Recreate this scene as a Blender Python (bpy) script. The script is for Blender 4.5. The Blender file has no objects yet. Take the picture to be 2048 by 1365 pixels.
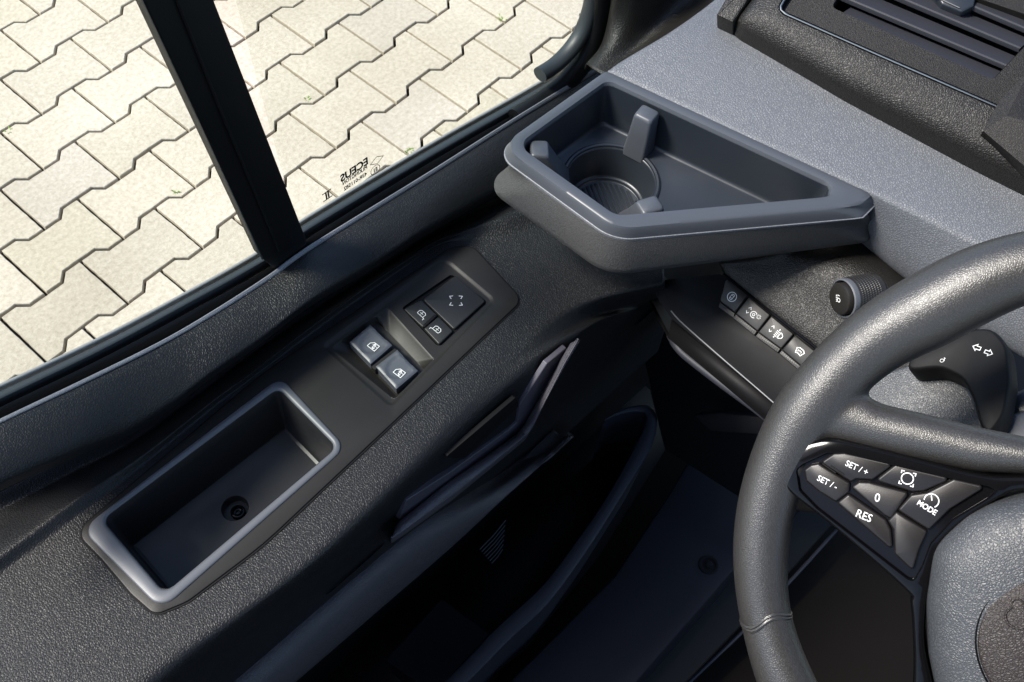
import bpy, bmesh, math, random
from mathutils import Vector, Matrix
random.seed(7)
sc = bpy.context.scene
COL = sc.collection
V = Vector
R = math.radians
# ------------------------------------------------------------------ camera
H = 2.0                       # eye height above the paving (m)
FPX = 2100.0                  # focal length in pixels of a 2048 px wide picture
M = Matrix(((0.6556941263801905, -0.7532776518177579, 0.05136138532133547),
            (-0.6207680093072937, -0.576572195253819, -0.531235900782752),
            (0.42978167858909666, 0.31644475494425095, -0.8456656702369261)))   # world -> view (x right, y down, z ahead)
cam_d = bpy.data.cameras.new('camera')
cam = bpy.data.objects.new('camera', cam_d); COL.objects.link(cam)
cam_d.sensor_width = 36.0
cam_d.lens = FPX / 2048 * 36.0
cam_d.clip_start = 0.02; cam_d.clip_end = 500
rot = M.transposed() @ Matrix(((1, 0, 0), (0, -1, 0), (0, 0, -1)))
cam.matrix_world = Matrix.Translation((0, 0, H)) @ rot.to_4x4()
cam_d.dof.use_dof = False
sc.camera = cam
# ------------------------------------------------------------------ light
SUN_EL, SUN_AZ = 50.0, 138.0          # azimuth from +X (ahead) towards +Y (left of the van)
w = bpy.data.worlds.new('World'); sc.world = w; w.use_nodes = True
nt = w.node_tree
bg = nt.nodes['Background']
sky = nt.nodes.new('ShaderNodeTexSky'); sky.sky_type = 'NISHITA'; sky.sun_disc = False
sky.sun_elevation = R(SUN_EL); sky.sun_rotation = R(90 - SUN_AZ)
nt.links.new(sky.outputs[0], bg.inputs[0]); bg.inputs[1].default_value = 0.06
sd = bpy.data.lights.new('sun', 'SUN'); sd.energy = 1.5; sd.angle = R(14); sd.color = (1, .95, .87)
sun = bpy.data.objects.new('sun', sd); COL.objects.link(sun)
sdir = V((math.cos(R(SUN_EL)) * math.cos(R(SUN_AZ)), math.cos(R(SUN_EL)) * math.sin(R(SUN_AZ)), math.sin(R(SUN_EL))))
sun.rotation_euler = sdir.to_track_quat('Z', 'Y').to_euler()
sc.view_settings.view_transform = 'Standard'; sc.view_settings.look = 'None'
sc.view_settings.gamma = 1; sc.view_settings.use_curve_mapping = False
sc.view_settings.exposure = 2.45
sc.cycles.max_bounces = 8

# ------------------------------------------------------------------ rays: a direction seen from the eye meets a real plane
EYE = V((0, 0, H))
def ray(px, py): return M.transposed() @ V(((px - 1024) / FPX, (py - 682.5) / FPX, 1))
def Q(px, py, z):
    d = ray(px, py); return EYE + d * ((z - H) / d.z)
def DY(px, py, y0):                   # vertical plane parallel to the door, y = y0 - 0.067 x
    d = ray(px, py); n = V((0.067, 1, 0)); return EYE + d * (y0 / (d.dot(n)))
class Frame:
    def __init__(s, P0, n, xh=(1, 0, 0)):
        s.o = P0; s.n = V(n).normalized(); s.x = (V(xh) - s.n * V(xh).dot(s.n)).normalized(); s.y = s.n.cross(s.x)
    def p2(s, px, py):
        d = ray(px, py); t = (s.o - EYE).dot(s.n) / d.dot(s.n); q = EYE + d * t - s.o
        return V((q.dot(s.x), q.dot(s.y)))
    def p3(s, uv, w=0): return s.o + s.x * uv[0] + s.y * uv[1] + s.n * w
    def pts(s, L): return [s.p2(a, b) for a, b in L]
    def at(s, P): q = P - s.o; return V((q.dot(s.x), q.dot(s.y)))
# ------------------------------------------------------------------ materials
MAT = {}
def mat(name, col, rough=.5, grain=0, bump=.3, spec=.5, metal=0, coat=0, var=0, warp=1, fine=0):
    m = bpy.data.materials.new(name); m.use_nodes = True; MAT[name] = m
    t = m.node_tree; b = t.nodes['Principled BSDF']
    b.inputs['Base Color'].default_value = (*col, 1); b.inputs['Roughness'].default_value = rough
    b.inputs['Specular IOR Level'].default_value = spec; b.inputs['Metallic'].default_value = metal
    b.inputs['Coat Weight'].default_value = coat; b.inputs['Coat Roughness'].default_value = .04
    tc = t.nodes.new('ShaderNodeTexCoord')
    n2 = t.nodes.new('ShaderNodeTexNoise'); n2.inputs['Scale'].default_value = 60; n2.inputs['Detail'].default_value = 5
    t.links.new(tc.outputs['Object'], n2.inputs['Vector'])
    mr = t.nodes.new('ShaderNodeMapRange'); mr.inputs[3].default_value = rough - .06; mr.inputs[4].default_value = min(1, rough + .06)
    t.links.new(n2.outputs[0], mr.inputs[0]); t.links.new(mr.outputs[0], b.inputs['Roughness'])
    hgt = None
    if grain:
        nz = t.nodes.new('ShaderNodeTexNoise'); nz.inputs['Scale'].default_value = grain * .6; nz.inputs['Detail'].default_value = 2
        t.links.new(tc.outputs['Object'], nz.inputs['Vector'])
        mx = t.nodes.new('ShaderNodeVectorMath'); mx.operation = 'MULTIPLY_ADD'
        mx.inputs[1].default_value = (warp / grain * 1.2,) * 3
        t.links.new(nz.outputs['Color'], mx.inputs[0]); t.links.new(tc.outputs['Object'], mx.inputs[2])
        vo = t.nodes.new('ShaderNodeTexVoronoi'); vo.feature = 'DISTANCE_TO_EDGE'; vo.inputs['Scale'].default_value = grain
        t.links.new(mx.outputs[0], vo.inputs['Vector'])
        r2 = t.nodes.new('ShaderNodeMapRange'); r2.interpolation_type = 'SMOOTHSTEP'
        r2.inputs[1].default_value = 0; r2.inputs[2].default_value = .28
        t.links.new(vo.outputs[0], r2.inputs[0])
        bp = t.nodes.new('ShaderNodeBump'); bp.inputs['Strength'].default_value = bump; bp.inputs['Distance'].default_value = .22 / grain
        t.links.new(r2.outputs[0], bp.inputs['Height'])
        t.links.new(bp.outputs[0], b.inputs['Normal'])
        mixc = t.nodes.new('ShaderNodeMix'); mixc.data_type = 'RGBA'
        mixc.inputs[6].default_value = (*[c * .72 for c in col], 1); mixc.inputs[7].default_value = (*[c * 1.05 for c in col], 1)
        t.links.new(r2.outputs[0], mixc.inputs[0]); t.links.new(mixc.outputs[2], b.inputs['Base Color'])
    elif fine:
        nf = t.nodes.new('ShaderNodeTexNoise'); nf.inputs['Scale'].default_value = fine; nf.inputs['Detail'].default_value = 3
        t.links.new(tc.outputs['Object'], nf.inputs['Vector'])
        bp = t.nodes.new('ShaderNodeBump'); bp.inputs['Strength'].default_value = bump; bp.inputs['Distance'].default_value = .3 / fine
        t.links.new(nf.outputs[0], bp.inputs['Height']); t.links.new(bp.outputs[0], b.inputs['Normal'])
    return m
mat('door_grain', (.0085, .0088, .0098), .47, 500, .5, spec=.32)
mat('lower_grain_lit', (.040, .037, .042), .46, 500, .5, spec=.6)  # pocket crest, light painted in by a paler tone than the door
mat('lip_grain_lit', (.075, .070, .082), .48, 520, .5, spec=.5)  # purple-grey pull lip, brightened in the colour for light missing under the armrest
mat('lip_smooth_lit', (.055, .050, .064), .5, fine=900, bump=.2)  # smooth flange of the pull, paler colour stands in for light on it
mat('dash_grain', (.100, .107, .120), .46, 520, .5, spec=.5)
mat('skirt_grain', (.048, .047, .046), .5, 620, .45)
mat('brown_grain', (.0085, .0074, .0062), .48, 540, .55, spec=.4)
mat('leather', (.027, .0255, .0245), .37, 800, .25, spec=.6)
mat('bag_grain', (.044, .047, .052), .42, 600, .45, spec=.45)
mat('badge_grain', (.022, .016, .014), .48, 600, .5, spec=.4)
mat('tray_dark', (.011, .0112, .012), .42, fine=1300, bump=.1, spec=.4)
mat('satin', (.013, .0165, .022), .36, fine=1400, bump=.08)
mat('satin_light', (.072, .077, .087), .46, fine=1500, bump=.1)
mat('insert', (.0125, .0115, .0102), .48, fine=1500, bump=.3, spec=.28)
mat('black', (.005, .005, .0055), .6, fine=900, bump=.1, spec=.15)
mat('deep', (.0035, .0032, .0035), .6, fine=900, bump=.2, spec=.2)  # near-black plastic, colour darkened to carry the shade of low cavities
mat('gloss', (.003, .003, .0035), .10, spec=.16)
mat('vent_brown', (.0055, .0047, .0042), .5, 1000, .5, spec=.3)
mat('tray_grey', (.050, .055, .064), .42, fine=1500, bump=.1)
mat('rubber', (.003, .0032, .0035), .5, fine=700, bump=.25, spec=.2)
mat('rubber_blue', (.018, .022, .025), .48, fine=700, bump=.2, spec=.4)
mat('chrome', (.30, .29, .27), .32, metal=1)
mat('button', (.016, .0155, .015), .46, fine=1200, bump=.15, spec=.35)
mat('button_brown', (.0085, .0070, .0066), .38, fine=1200, bump=.1, spec=.35)
mat('switch_grey', (.046, .051, .062), .45, fine=1200, bump=.12)
mat('print_white', (.62, .62, .61), .55)
mat('print_black', (.01, .01, .01), .5)
mat('carpet', (.006, .0045, .0038), .95, fine=1500, bump=1, spec=.1)
mat('sill_plastic', (.022, .023, .029), .5, fine=900, bump=.2, spec=.3)
mat('step_plastic', (.009, .009, .013), .5, fine=900, bump=.2, spec=.25)
mat('seam', (.16, .165, .18), .5, 640, .3)
mat('van_paint', (.25, .25, .25), .3)
mat('headliner', (.10, .097, .09), .9)

# ------------------------------------------------------------------ mesh tools
def prop(o, label=None, cat=None, group=None, kind=None):
    if label: o['label'] = label
    if cat: o['category'] = cat
    if group: o['group'] = group
    if kind: o['kind'] = kind
    return o
def thing(name, label, cat, loc):
    o = bpy.data.objects.new(name, None); COL.objects.link(o); o.location = loc; o.empty_display_size = .02
    return prop(o, label, cat)
class MB:
    def __init__(s): s.v = []; s.f = []; s.m = []
    def add(s, verts, faces, mi=0):
        b = len(s.v); s.v += [V(p) for p in verts]; s.f += [[i + b for i in f] for f in faces]; s.m += [mi] * len(faces)
    def rings(s, rings, closed=True, cap0=False, cap1=False, mi=0):
        n = len(rings[0]); vs = [p for r in rings for p in r]; fs = []
        for k in range(len(rings) - 1):
            for i in range(n if closed else n - 1):
                j = (i + 1) % n; fs.append([k * n + i, k * n + j, (k + 1) * n + j, (k + 1) * n + i])
        if cap0: fs.append(list(range(n))[::-1])
        if cap1: fs.append([(len(rings) - 1) * n + i for i in range(n)])
        s.add(vs, fs, mi)
    def build(s, name, mats, parent=None, sharp=38, solid=0, weld=True, cat_loc=None, subd=0, label=None):
        me = bpy.data.meshes.new(name); o = bpy.data.objects.new(name, me); COL.objects.link(o)
        off = V((0, 0, 0))
        if parent:
            q = parent
            while q: off += q.location; q = q.parent
            o.parent = parent
        bm = bmesh.new(); vs = [bm.verts.new(p - off) for p in s.v]
        for f, m_ in zip(s.f, s.m):
            if len(set(f)) < 3: continue
            try: fc = bm.faces.new([vs[i] for i in f]); fc.material_index = m_; fc.smooth = True
            except ValueError: pass
        if weld: bmesh.ops.remove_doubles(bm, verts=bm.verts, dist=2e-6)
        bmesh.ops.recalc_face_normals(bm, faces=bm.faces)
        for e in bm.edges:
            if len(e.link_faces) == 2 and e.calc_face_angle(0) > R(sharp): e.smooth = False
        bm.to_mesh(me); bm.free()
        for m_ in (mats if isinstance(mats, (list, tuple)) else [mats]): me.materials.append(MAT[m_] if isinstance(m_, str) else m_)
        if solid:
            md = o.modifiers.new('solid', 'SOLIDIFY'); md.thickness = abs(solid); md.offset = -1
            cam_side = 0                                   # make normals face the eye, thicken away from it
            for p in me.polygons: cam_side += (H_EYE(off) - p.center).dot(p.normal) * p.area
            if cam_side < 0: me.flip_normals()
        if label: o['label'] = label
        return o
def resmooth(L, n=90, it=4):
    L = resample(L + [L[0]], n + 1)[:-1]
    for _ in range(it): L = [(L[i - 1] + L[i] * 2 + L[(i + 1) % n]) / 4 for i in range(n)]
    return L
def H_EYE(off): return EYE - off
def crom(P, n):                       # smooth curve through P, n samples, uniform in arc length
    if len(P) == 2: return [P[0].lerp(P[1], i / (n - 1)) for i in range(n)]
    E_ = [P[0] * 2 - P[1]] + list(P) + [P[-1] * 2 - P[-2]]; d = []
    for k in range(1, len(E_) - 2):
        a, b, c, e = E_[k - 1:k + 3]
        for i in range(16):
            t = i / 16
            d.append(.5 * ((2 * b) + (c - a) * t + (2 * a - 5 * b + 4 * c - e) * t * t + (3 * b - a - 3 * c + e) * t ** 3))
    d.append(P[-1]); return resample(d, n)
def resample(d, n):
    L = [0]
    for a, b in zip(d, d[1:]): L.append(L[-1] + (b - a).length)
    out = []; k = 0
    for i in range(n):
        s_ = L[-1] * i / (n - 1)
        while k < len(d) - 2 and L[k + 1] < s_: k += 1
        q = (s_ - L[k]) / max(1e-12, L[k + 1] - L[k]); out.append(d[k].lerp(d[k + 1], min(1, max(0, q))))
    return out
def loft(curves, nx=60, ny=8, smooth=True, lin=0):      # curves: lists of 3D points -> rows
    if lin:                               # keep corners: equal steps between matching points
        C = [[c[i].lerp(c[i + 1], q / lin) for i in range(len(c) - 1) for q in range(lin)] + [c[-1]] for c in curves]; nx = len(C[0])
    else: C = [crom(c, nx) for c in curves]
    rows = []
    n = len(C)
    for k in range(n - 1):
        for j in range(ny):
            t = j / ny; row = []
            for i in range(nx):
                b, c = C[k][i], C[k + 1][i]
                if smooth:
                    a = C[k - 1][i] if k > 0 else b * 2 - c
                    e = C[k + 2][i] if k < n - 2 else c * 2 - b
                    # tension-limited tangents keep uneven spacing well behaved
                    lb = (c - b).length
                    ta = (c - a) * (lb / max(1e-9, (b - a).length + lb)); tb = (e - b) * (lb / max(1e-9, (e - c).length + lb))
                    h00 = 2 * t ** 3 - 3 * t * t + 1; h10 = t ** 3 - 2 * t * t + t; h01 = 1 - h00; h11 = t ** 3 - t * t
                    row.append(b * h00 + ta * h10 + c * h01 + tb * h11)
                else: row.append(b.lerp(c, t))
            rows.append(row)
    rows.append(C[-1]); mb = MB(); mb.rings(rows, closed=False); return mb
def rounded(P, r, seg=8):             # P 2D corners, r radius or list -> loop, counter-clockwise
    n = len(P); r = r if isinstance(r, (list, tuple)) else [r] * n; out = []
    for i in range(n):
        a, b, c = P[i - 1], P[i], P[(i + 1) % n]; u = (a - b); v = (c - b); lu, lv = u.length, v.length
        u = u / lu; v = v / lv; ang = math.acos(max(-1, min(1, u.dot(v))))
        if r[i] <= 0 or ang > 3.1: out.append(b.copy()); continue
        d = min(r[i] / math.tan(ang / 2), lu * .49, lv * .49); rr = d * math.tan(ang / 2)
        cen = b + (u + v).normalized() * (rr / math.sin(ang / 2)); p0 = b + u * d; p1 = b + v * d
        a0 = math.atan2((p0 - cen).y, (p0 - cen).x); a1 = math.atan2((p1 - cen).y, (p1 - cen).x)
        da = (a1 - a0 + math.pi) % (2 * math.pi) - math.pi
        for k in range(seg + 1): q = a0 + da * k / seg; out.append(cen + V((math.cos(q), math.sin(q))) * rr)
    ar = sum(p.x * q.y - q.x * p.y for p, q in zip(out, out[1:] + out[:1]))
    return out if ar > 0 else out[::-1]
def crloop(P, k=6):
    n = len(P); out = []
    for i in range(n):
        a, b, c, e = P[i - 1], P[i], P[(i + 1) % n], P[(i + 2) % n]
        for q in range(k):
            t = q / k; out.append(.5 * ((2 * b) + (c - a) * t + (2 * a - 5 * b + 4 * c - e) * t * t + (3 * b - a - 3 * c + e) * t ** 3))
    ar = sum(p.x * q.y - q.x * p.y for p, q in zip(out, out[1:] + out[:1]))
    return out if ar > 0 else out[::-1]
def offset(L, d):                     # inward for d > 0 on a counter-clockwise loop
    if d == 0: return [p.copy() for p in L]
    n = len(L); out = []
    for i in range(n):
        a, b, c = L[i - 1], L[i], L[(i + 1) % n]; u = (b - a); v = (c - b)
        u = u.normalized() if u.length > 1e-9 else v.normalized(); v = v.normalized() if v.length > 1e-9 else u
        nn = V((-u.y - v.y, u.x + v.x)); nn.normalize(); cs = max(.45, nn.dot(V((-u.y, u.x)))); out.append(b + nn * (d / cs))
    return out
def polar(L, c, N=160):               # loop sampled by direction from c (star shapes)
    out = []; n = len(L)
    for k in range(N):
        a = 2 * math.pi * k / N; d = V((math.cos(a), math.sin(a))); best = None
        for i in range(n):
            p = L[i] - c; q = L[(i + 1) % n] - c; e = q - p; den = d.x * e.y - d.y * e.x
            if abs(den) < 1e-14: continue
            t = (p.x * e.y - p.y * e.x) / den; s_ = (p.x * d.y - p.y * d.x) / den
            if t > 0 and -1e-6 <= s_ <= 1 + 1e-6 and (best is None or t < best): best = t
        out.append(c + d * (best or .001))
    return out
def mould(mb, fr, L, prof, cap=True, cap0=False, mi=0):
    mb.rings([[fr.p3(p, w_) for p in offset(L, d)] for d, w_ in prof], cap0=cap0, cap1=cap, mi=mi); return mb
def plate(mb, fr, outer, holes, w_, mi=0):      # flat sheet with holes
    bm = bmesh.new(); ed = []
    for L in [outer] + holes:
        vs = [bm.verts.new(fr.p3(p, w_)) for p in L]
        ed += [bm.edges.new((vs[i], vs[(i + 1) % len(vs)])) for i in range(len(vs))]
    bmesh.ops.triangle_fill(bm, use_beauty=True, use_dissolve=False, edges=ed, normal=fr.n)
    bm.verts.index_update(); mb.add([v.co.copy() for v in bm.verts], [[v.index for v in f.verts] for f in bm.faces], mi); bm.free()
def circ(c, r, n=48, k=1): return [V((c[0] + r * math.cos(2 * math.pi * i / n), c[1] + r * k * math.sin(2 * math.pi * i / n))) for i in range(n)]
def tube(mb, P, rad, n=14, flat=1, caps=True, up=None, mi=0):
    rings = []; k = len(P)
    prev = None
    for i in range(k):
        t = (P[min(i + 1, k - 1)] - P[max(i - 1, 0)]).normalized()
        a = V(up) if up else (prev if prev else V((0, 0, 1)))
        a = (a - t * a.dot(t)).normalized(); prev = a; b = t.cross(a)
        r_ = rad[i] if isinstance(rad, (list, tuple)) else rad
        rings.append([P[i] + (a * math.cos(2 * math.pi * j / n) * flat + b * math.sin(2 * math.pi * j / n)) * r_ for j in range(n)])
    mb.rings(rings, cap0=caps, cap1=caps, mi=mi); return mb
def stroke(mb, fr, P, wd, h=.00012, closed=False, base=0, mi=0):   # raised printed line
    P = [V(p) for p in P]; n = len(P); Lq = []; Rq = []
    for i in range(n):
        a = P[i - 1] if (i > 0 or closed) else None; c = P[(i + 1) % n] if (i < n - 1 or closed) else None
        u = (P[i] - a).normalized() if a is not None else None; v = (c - P[i]).normalized() if c is not None else None
        u = u or v; v = v or u; nn = V((-u.y - v.y, u.x + v.x))
        nn = nn.normalized() if nn.length > 1e-6 else V((-u.y, u.x)); cs = max(.5, nn.dot(V((-u.y, u.x))))
        Lq.append(P[i] + nn * wd / 2 / cs); Rq.append(P[i] - nn * wd / 2 / cs)
    vs = [fr.p3(p, base + h) for p in Lq] + [fr.p3(p, base + h) for p in Rq]; fs = []
    for i in range(n if closed else n - 1): j = (i + 1) % n; fs.append([i, j, n + j, n + i])
    mb.add(vs, fs, mi)
def text(mb, fr, s_, c, size, ang=0, h=.00012, base=0, mirror=False, bold=0, mi=0, sx=1, shear=0):
    cu = bpy.data.curves.new('t', 'FONT'); cu.body = s_; cu.size = size; cu.align_x = 'CENTER'; cu.align_y = 'CENTER'
    cu.offset = bold; cu.shear = shear; cu.resolution_u = 3
    o = bpy.data.objects.new('t', cu); COL.objects.link(o); bpy.context.view_layer.update()
    me = bpy.data.meshes.new_from_object(o.evaluated_get(bpy.context.evaluated_depsgraph_get()))
    ca, sa = math.cos(ang), math.sin(ang); vs = []
    for v in me.vertices:
        x, y = v.co.x * sx * (-1 if mirror else 1), v.co.y
        vs.append(fr.p3((c[0] + x * ca - y * sa, c[1] + x * sa + y * ca), base + h))
    mb.add(vs, [list(p.vertices) for p in me.polygons], mi)
    bpy.data.objects.remove(o); bpy.data.curves.remove(cu); bpy.data.meshes.remove(me)

# ================================================================== PAVING (setting)
PU, PV = .215, .215 / .2 * .14311          # stone length along the rows, row pitch
OX, OY = 0.78687911, 2.22989671            # lattice origin relative to the eye
def paving():
    m = mat('paving', (.5, .46, .40), .85)
    t = m.node_tree; b = t.nodes['Principled BSDF']
    tc = t.nodes.new('ShaderNodeTexCoord')
    n1 = t.nodes.new('ShaderNodeTexNoise'); n1.inputs['Scale'].default_value = 1.6; n1.inputs['Detail'].default_value = 6
    n2 = t.nodes.new('ShaderNodeTexNoise'); n2.inputs['Scale'].default_value = 90; n2.inputs['Detail'].default_value = 8; n2.inputs['Roughness'].default_value = .75
    for n_ in (n1, n2): t.links.new(tc.outputs['Object'], n_.inputs['Vector'])
    r1 = t.nodes.new('ShaderNodeValToRGB'); r1.color_ramp.elements[0].position = .35; r1.color_ramp.elements[1].position = .7
    r1.color_ramp.elements[0].color = (.42, .36, .285, 1); r1.color_ramp.elements[1].color = (.56, .49, .405, 1)
    r2 = t.nodes.new('ShaderNodeValToRGB'); r2.color_ramp.elements[0].position = .3; r2.color_ramp.elements[1].position = .62
    r2.color_ramp.elements[0].color = (.55, .52, .46, 1); r2.color_ramp.elements[1].color = (1, 1, 1, 1)
    t.links.new(n1.outputs[0], r1.inputs[0]); t.links.new(n2.outputs[0], r2.inputs[0])
    mx = t.nodes.new('ShaderNodeMix'); mx.data_type = 'RGBA'; mx.blend_type = 'MULTIPLY'; mx.inputs[0].default_value = .75
    t.links.new(r1.outputs[0], mx.inputs[6]); t.links.new(r2.outputs[0], mx.inputs[7])
    at = t.nodes.new('ShaderNodeVertexColor'); at.layer_name = 'tone'
    m2 = t.nodes.new('ShaderNodeMix'); m2.data_type = 'RGBA'; m2.blend_type = 'MULTIPLY'; m2.inputs[0].default_value = 1
    t.links.new(mx.outputs[2], m2.inputs[6]); t.links.new(at.outputs[0], m2.inputs[7]); t.links.new(m2.outputs[2], b.inputs['Base Color'])
    bp = t.nodes.new('ShaderNodeBump'); bp.inputs['Strength'].default_value = .5; bp.inputs['Distance'].default_value = .003
    t.links.new(n2.outputs[0], bp.inputs['Height']); t.links.new(bp.outputs[0], b.inputs['Normal'])
    bm = bmesh.new(); cl = bm.loops.layers.color.new('tone'); amp = .0098
    def wave(u, v):                       # joint between rows: plateaus at whole and half lengths
        q = (u % 1.0); st = .10
        # high plateau centred on 0, low plateau centred on .5
        d = abs((q + .5) % 1 - .5)        # distance from 0
        a = amp * 1.15
        if d < .25 - st / 2: s_ = -1
        elif d > .25 + st / 2: s_ = 1
        else: s_ = -1 + 2 * (d - .25 + st / 2) / st
        return v * PV + s_ * a
    st = .10; knots = [-.5, -.25 - st / 2, -.25 + st / 2, .25 - st / 2, .25 + st / 2, .5]
    g = .0034
    for j in range(-30, 46):
        for i in range(-28, 44):
            cu = i + (j % 2) * .5           # stone spans u in [cu, cu+1]; lower side wave shifted by half
            # upper line j: T joints that go down start on its high plateau (u = cu)
            us = [0, .25 - st / 2, .25 + st / 2, .75 - st / 2, .75 + st / 2, 1]
            x0 = cu
            top = [V(((x0 + q) * PU, wave(q, j))) for q in us]
            bot = [V(((x0 + q) * PU, wave(q + .5, j + 1))) for q in us]
            L = top + bot[::-1]
            cx = sum((p for p in L), V((0, 0))) / len(L)
            if cx.x < -2.5 or cx.x > 5 or cx.y < -2.6 or cx.y > 3.4: continue
            ar = sum(p.x * q.y - q.x * p.y for p, q in zip(L, L[1:] + L[:1]))
            if ar < 0: L = L[::-1]
            L2 = []
            for p, q in zip(L, L[1:] + L[:1]):
                k_ = max(1, int((q - p).length / .016)) if cx.x > -.3 and cx.x < 2.0 and cx.y > -1.0 and cx.y < 2.3 else 1
                for t_ in range(k_):
                    jt = .0007 if t_ else 0
                    L2.append(p.lerp(q, t_ / k_) + V((random.uniform(-jt, jt), random.uniform(-jt, jt))))
            L = L2
            dz = random.uniform(-.0012, .0012); tx = random.uniform(-.004, .004); ty = random.uniform(-.004, .004)
            rg = []
            for d, z in ((g, -.05), (g, -.0018), (g + .0014, 0)):
                ring = []
                for p in offset(L, d):
                    X = p.x - OX; Y = -(p.y - OY)
                    ring.append(bm.verts.new((X, Y, z + dz + (p.x - cx.x) * tx + (p.y - cx.y) * ty)))
                rg.append(ring)
            tone = random.uniform(.94, 1.04); n = len(L); fs = []
            for k in range(2):
                for q in range(n): fs.append(bm.faces.new((rg[k][q], rg[k][(q + 1) % n], rg[k + 1][(q + 1) % n], rg[k + 1][q])))
            fs.append(bm.faces.new(rg[2]))
            tr = random.uniform(.98, 1.02)
            for f in fs:
                for l in f.loops: l[cl] = (tone, tone, tone * tr, 1)
    bmesh.ops.recalc_face_normals(bm, faces=bm.faces)
    me = bpy.data.meshes.new('paving'); bm.to_mesh(me); bm.free(); me.materials.append(m)
    o = bpy.data.objects.new('paving', me); COL.objects.link(o); prop(o, kind='structure')
    # sand bed below the joints, wide enough to reach the horizon
    mg = mat('joint_sand', (.008, .007, .005), .95, fine=400, bump=.8)
    me = bpy.data.meshes.new('ground'); me.from_pydata([(-200, -200, -.016), (200, -200, -.016), (200, 200, -.016), (-200, 200, -.016)], [], [(0, 1, 2, 3)])
    me.materials.append(mg); o = bpy.data.objects.new('ground', me); COL.objects.link(o); prop(o, kind='structure')
    # moss and small weeds in the joints
    mm = mat('moss', (.16, .26, .03), .8)
    mb = MB()
    for px, py in ((998, 34), (615, 198), (825, 300), (352, 383), (15, 262), (1005, 40), (818, 303)):
        c = Q(px, py, 0)
        for k in range(9):
            a = random.uniform(0, 6.28); d = random.uniform(0, .012); h = random.uniform(.002, .006); b0 = c + V((math.cos(a) * d * .6, math.sin(a) * d * .6, -.002))
            t_ = V((math.cos(a), math.sin(a), 0)); s_ = V((-t_.y, t_.x, 0)) * .002
            mb.add([b0 - s_, b0 + s_, b0 + t_ * .004 + s_ * .6 + V((0, 0, h)), b0 + t_ * .007 + V((0, 0, h * .7)), b0 + t_ * .004 - s_ * .6 + V((0, 0, h))], [[0, 1, 2, 3, 4]])
    o = mb.build('moss_tufts', 'moss'); prop(o, 'small bright green tufts of moss in the joints between the paving stones', 'moss', kind='stuff')
paving()

# ================================================================== DOOR
door = thing('van_door', 'black grained driver door with armrest, window switches, storage tray and sliding window', 'van door', (.3, .5, .9))
S0 = [(-260, 890), (-120, 833), (0, 777), (200, 682), (362, 597), (520, 508), (604, 446), (860, 293), (1095, 160), (1170, 105)]
S1 = [(-260, 914), (-120, 855), (0, 798), (203, 700), (365, 613), (525, 524), (613, 461), (862, 313), (1098, 177), (1180, 125)]
S2 = [(-255, 930), (-115, 872), (0, 815), (206, 716), (370, 629), (530, 540), (616, 477), (864, 323), (1104, 186), (1190, 135)]
T0 = [(-250, 955), (-110, 893), (0, 838), (160, 762), (320, 683), (430, 619), (540, 548), (622, 489), (862, 341), (1023, 239), (1165, 152), (1230, 112)]
T1 = [(-240, 965), (-100, 900), (0, 847), (163, 770), (323, 691), (434, 627), (545, 556), (627, 497), (866, 349), (1028, 246), (1170, 160), (1235, 120)]
c0 = [DY(a, b, .502) for a, b in S0]; c1 = [DY(a, b, .490) for a, b in S1]; c2 = [DY(a, b, .484) for a, b in S2]; c3 = [DY(a, b, .473) for a, b in T0]
# outer sill of the door below the glass, outside
mb = loft([[p + V((0, .012, -.30)) for p in c0], [p + V((0, .02, -.04)) for p in c0], [p + V((0, .004, -.006)) for p in c0], c0], 50, 4)
mb.build('outer_skin', 'van_paint', door, solid=.003)
mb = loft([[p + V((0, .004, -.014)) for p in c0], [p + V((0, 0, -.0035)) for p in c0], [a.lerp(b, .5) + V((0, 0, .0008)) for a, b in zip(c0, c1)], c1, [p + V((0, -.0, -.012)) for p in c1]], 70, 5)
mb.build('window_seal', 'rubber_blue', door, solid=.001)
mb = loft([[p + V((0, .0, -.016)) for p in c1], [p + V((0, 0, -.006)) for p in c2], c2, [p + V((0, -.003, -.004)) for p in c2], [p + V((0, .004, -.02)) for p in c3]], 70, 3)
mb.build('seal_lip', 'rubber', door, solid=.001)
# upper pad of the door
t1 = [DY(a, b, .470) for a, b in T1]
B2 = [(-220, 1070), (-90, 1010), (0, 968), (150, 903), (255, 862), (361, 795), (417, 751), (520, 680), (625, 600), (752, 525), (840, 468), (1000, 378), (1180, 280)]
T05 = [(-230, 1010), (-95, 955), (0, 910), (180, 822), (360, 730), (450, 678), (590, 575), (750, 475), (930, 365), (1090, 262), (1210, 175)]
b2 = [DY(a, b, .436) for a, b in B2]
mb = loft([[p + V((0, .006, -.012)) for p in c3], c3, t1], 80, 3); mb.build('trim_edge', 'seam', door, solid=.0015)
t1r = crom(t1, 40); b2r = crom(b2, 40)
mb = loft([[p + V((0, .001, -.0006)) for p in t1r], [a.lerp(b, .12) + V((0, -.0022, .0012)) for a, b in zip(t1r, b2r)], [a.lerp(b, .45) + V((0, -.0045, .003)) for a, b in zip(t1r, b2r)], [a.lerp(b, .8) + V((0, -.004, .002)) for a, b in zip(t1r, b2r)], b2r, [p + V((0, .008, -.02)) for p in b2r]], 110, 8); mb.build('upper_trim', 'door_grain', door, solid=.002)
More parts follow.
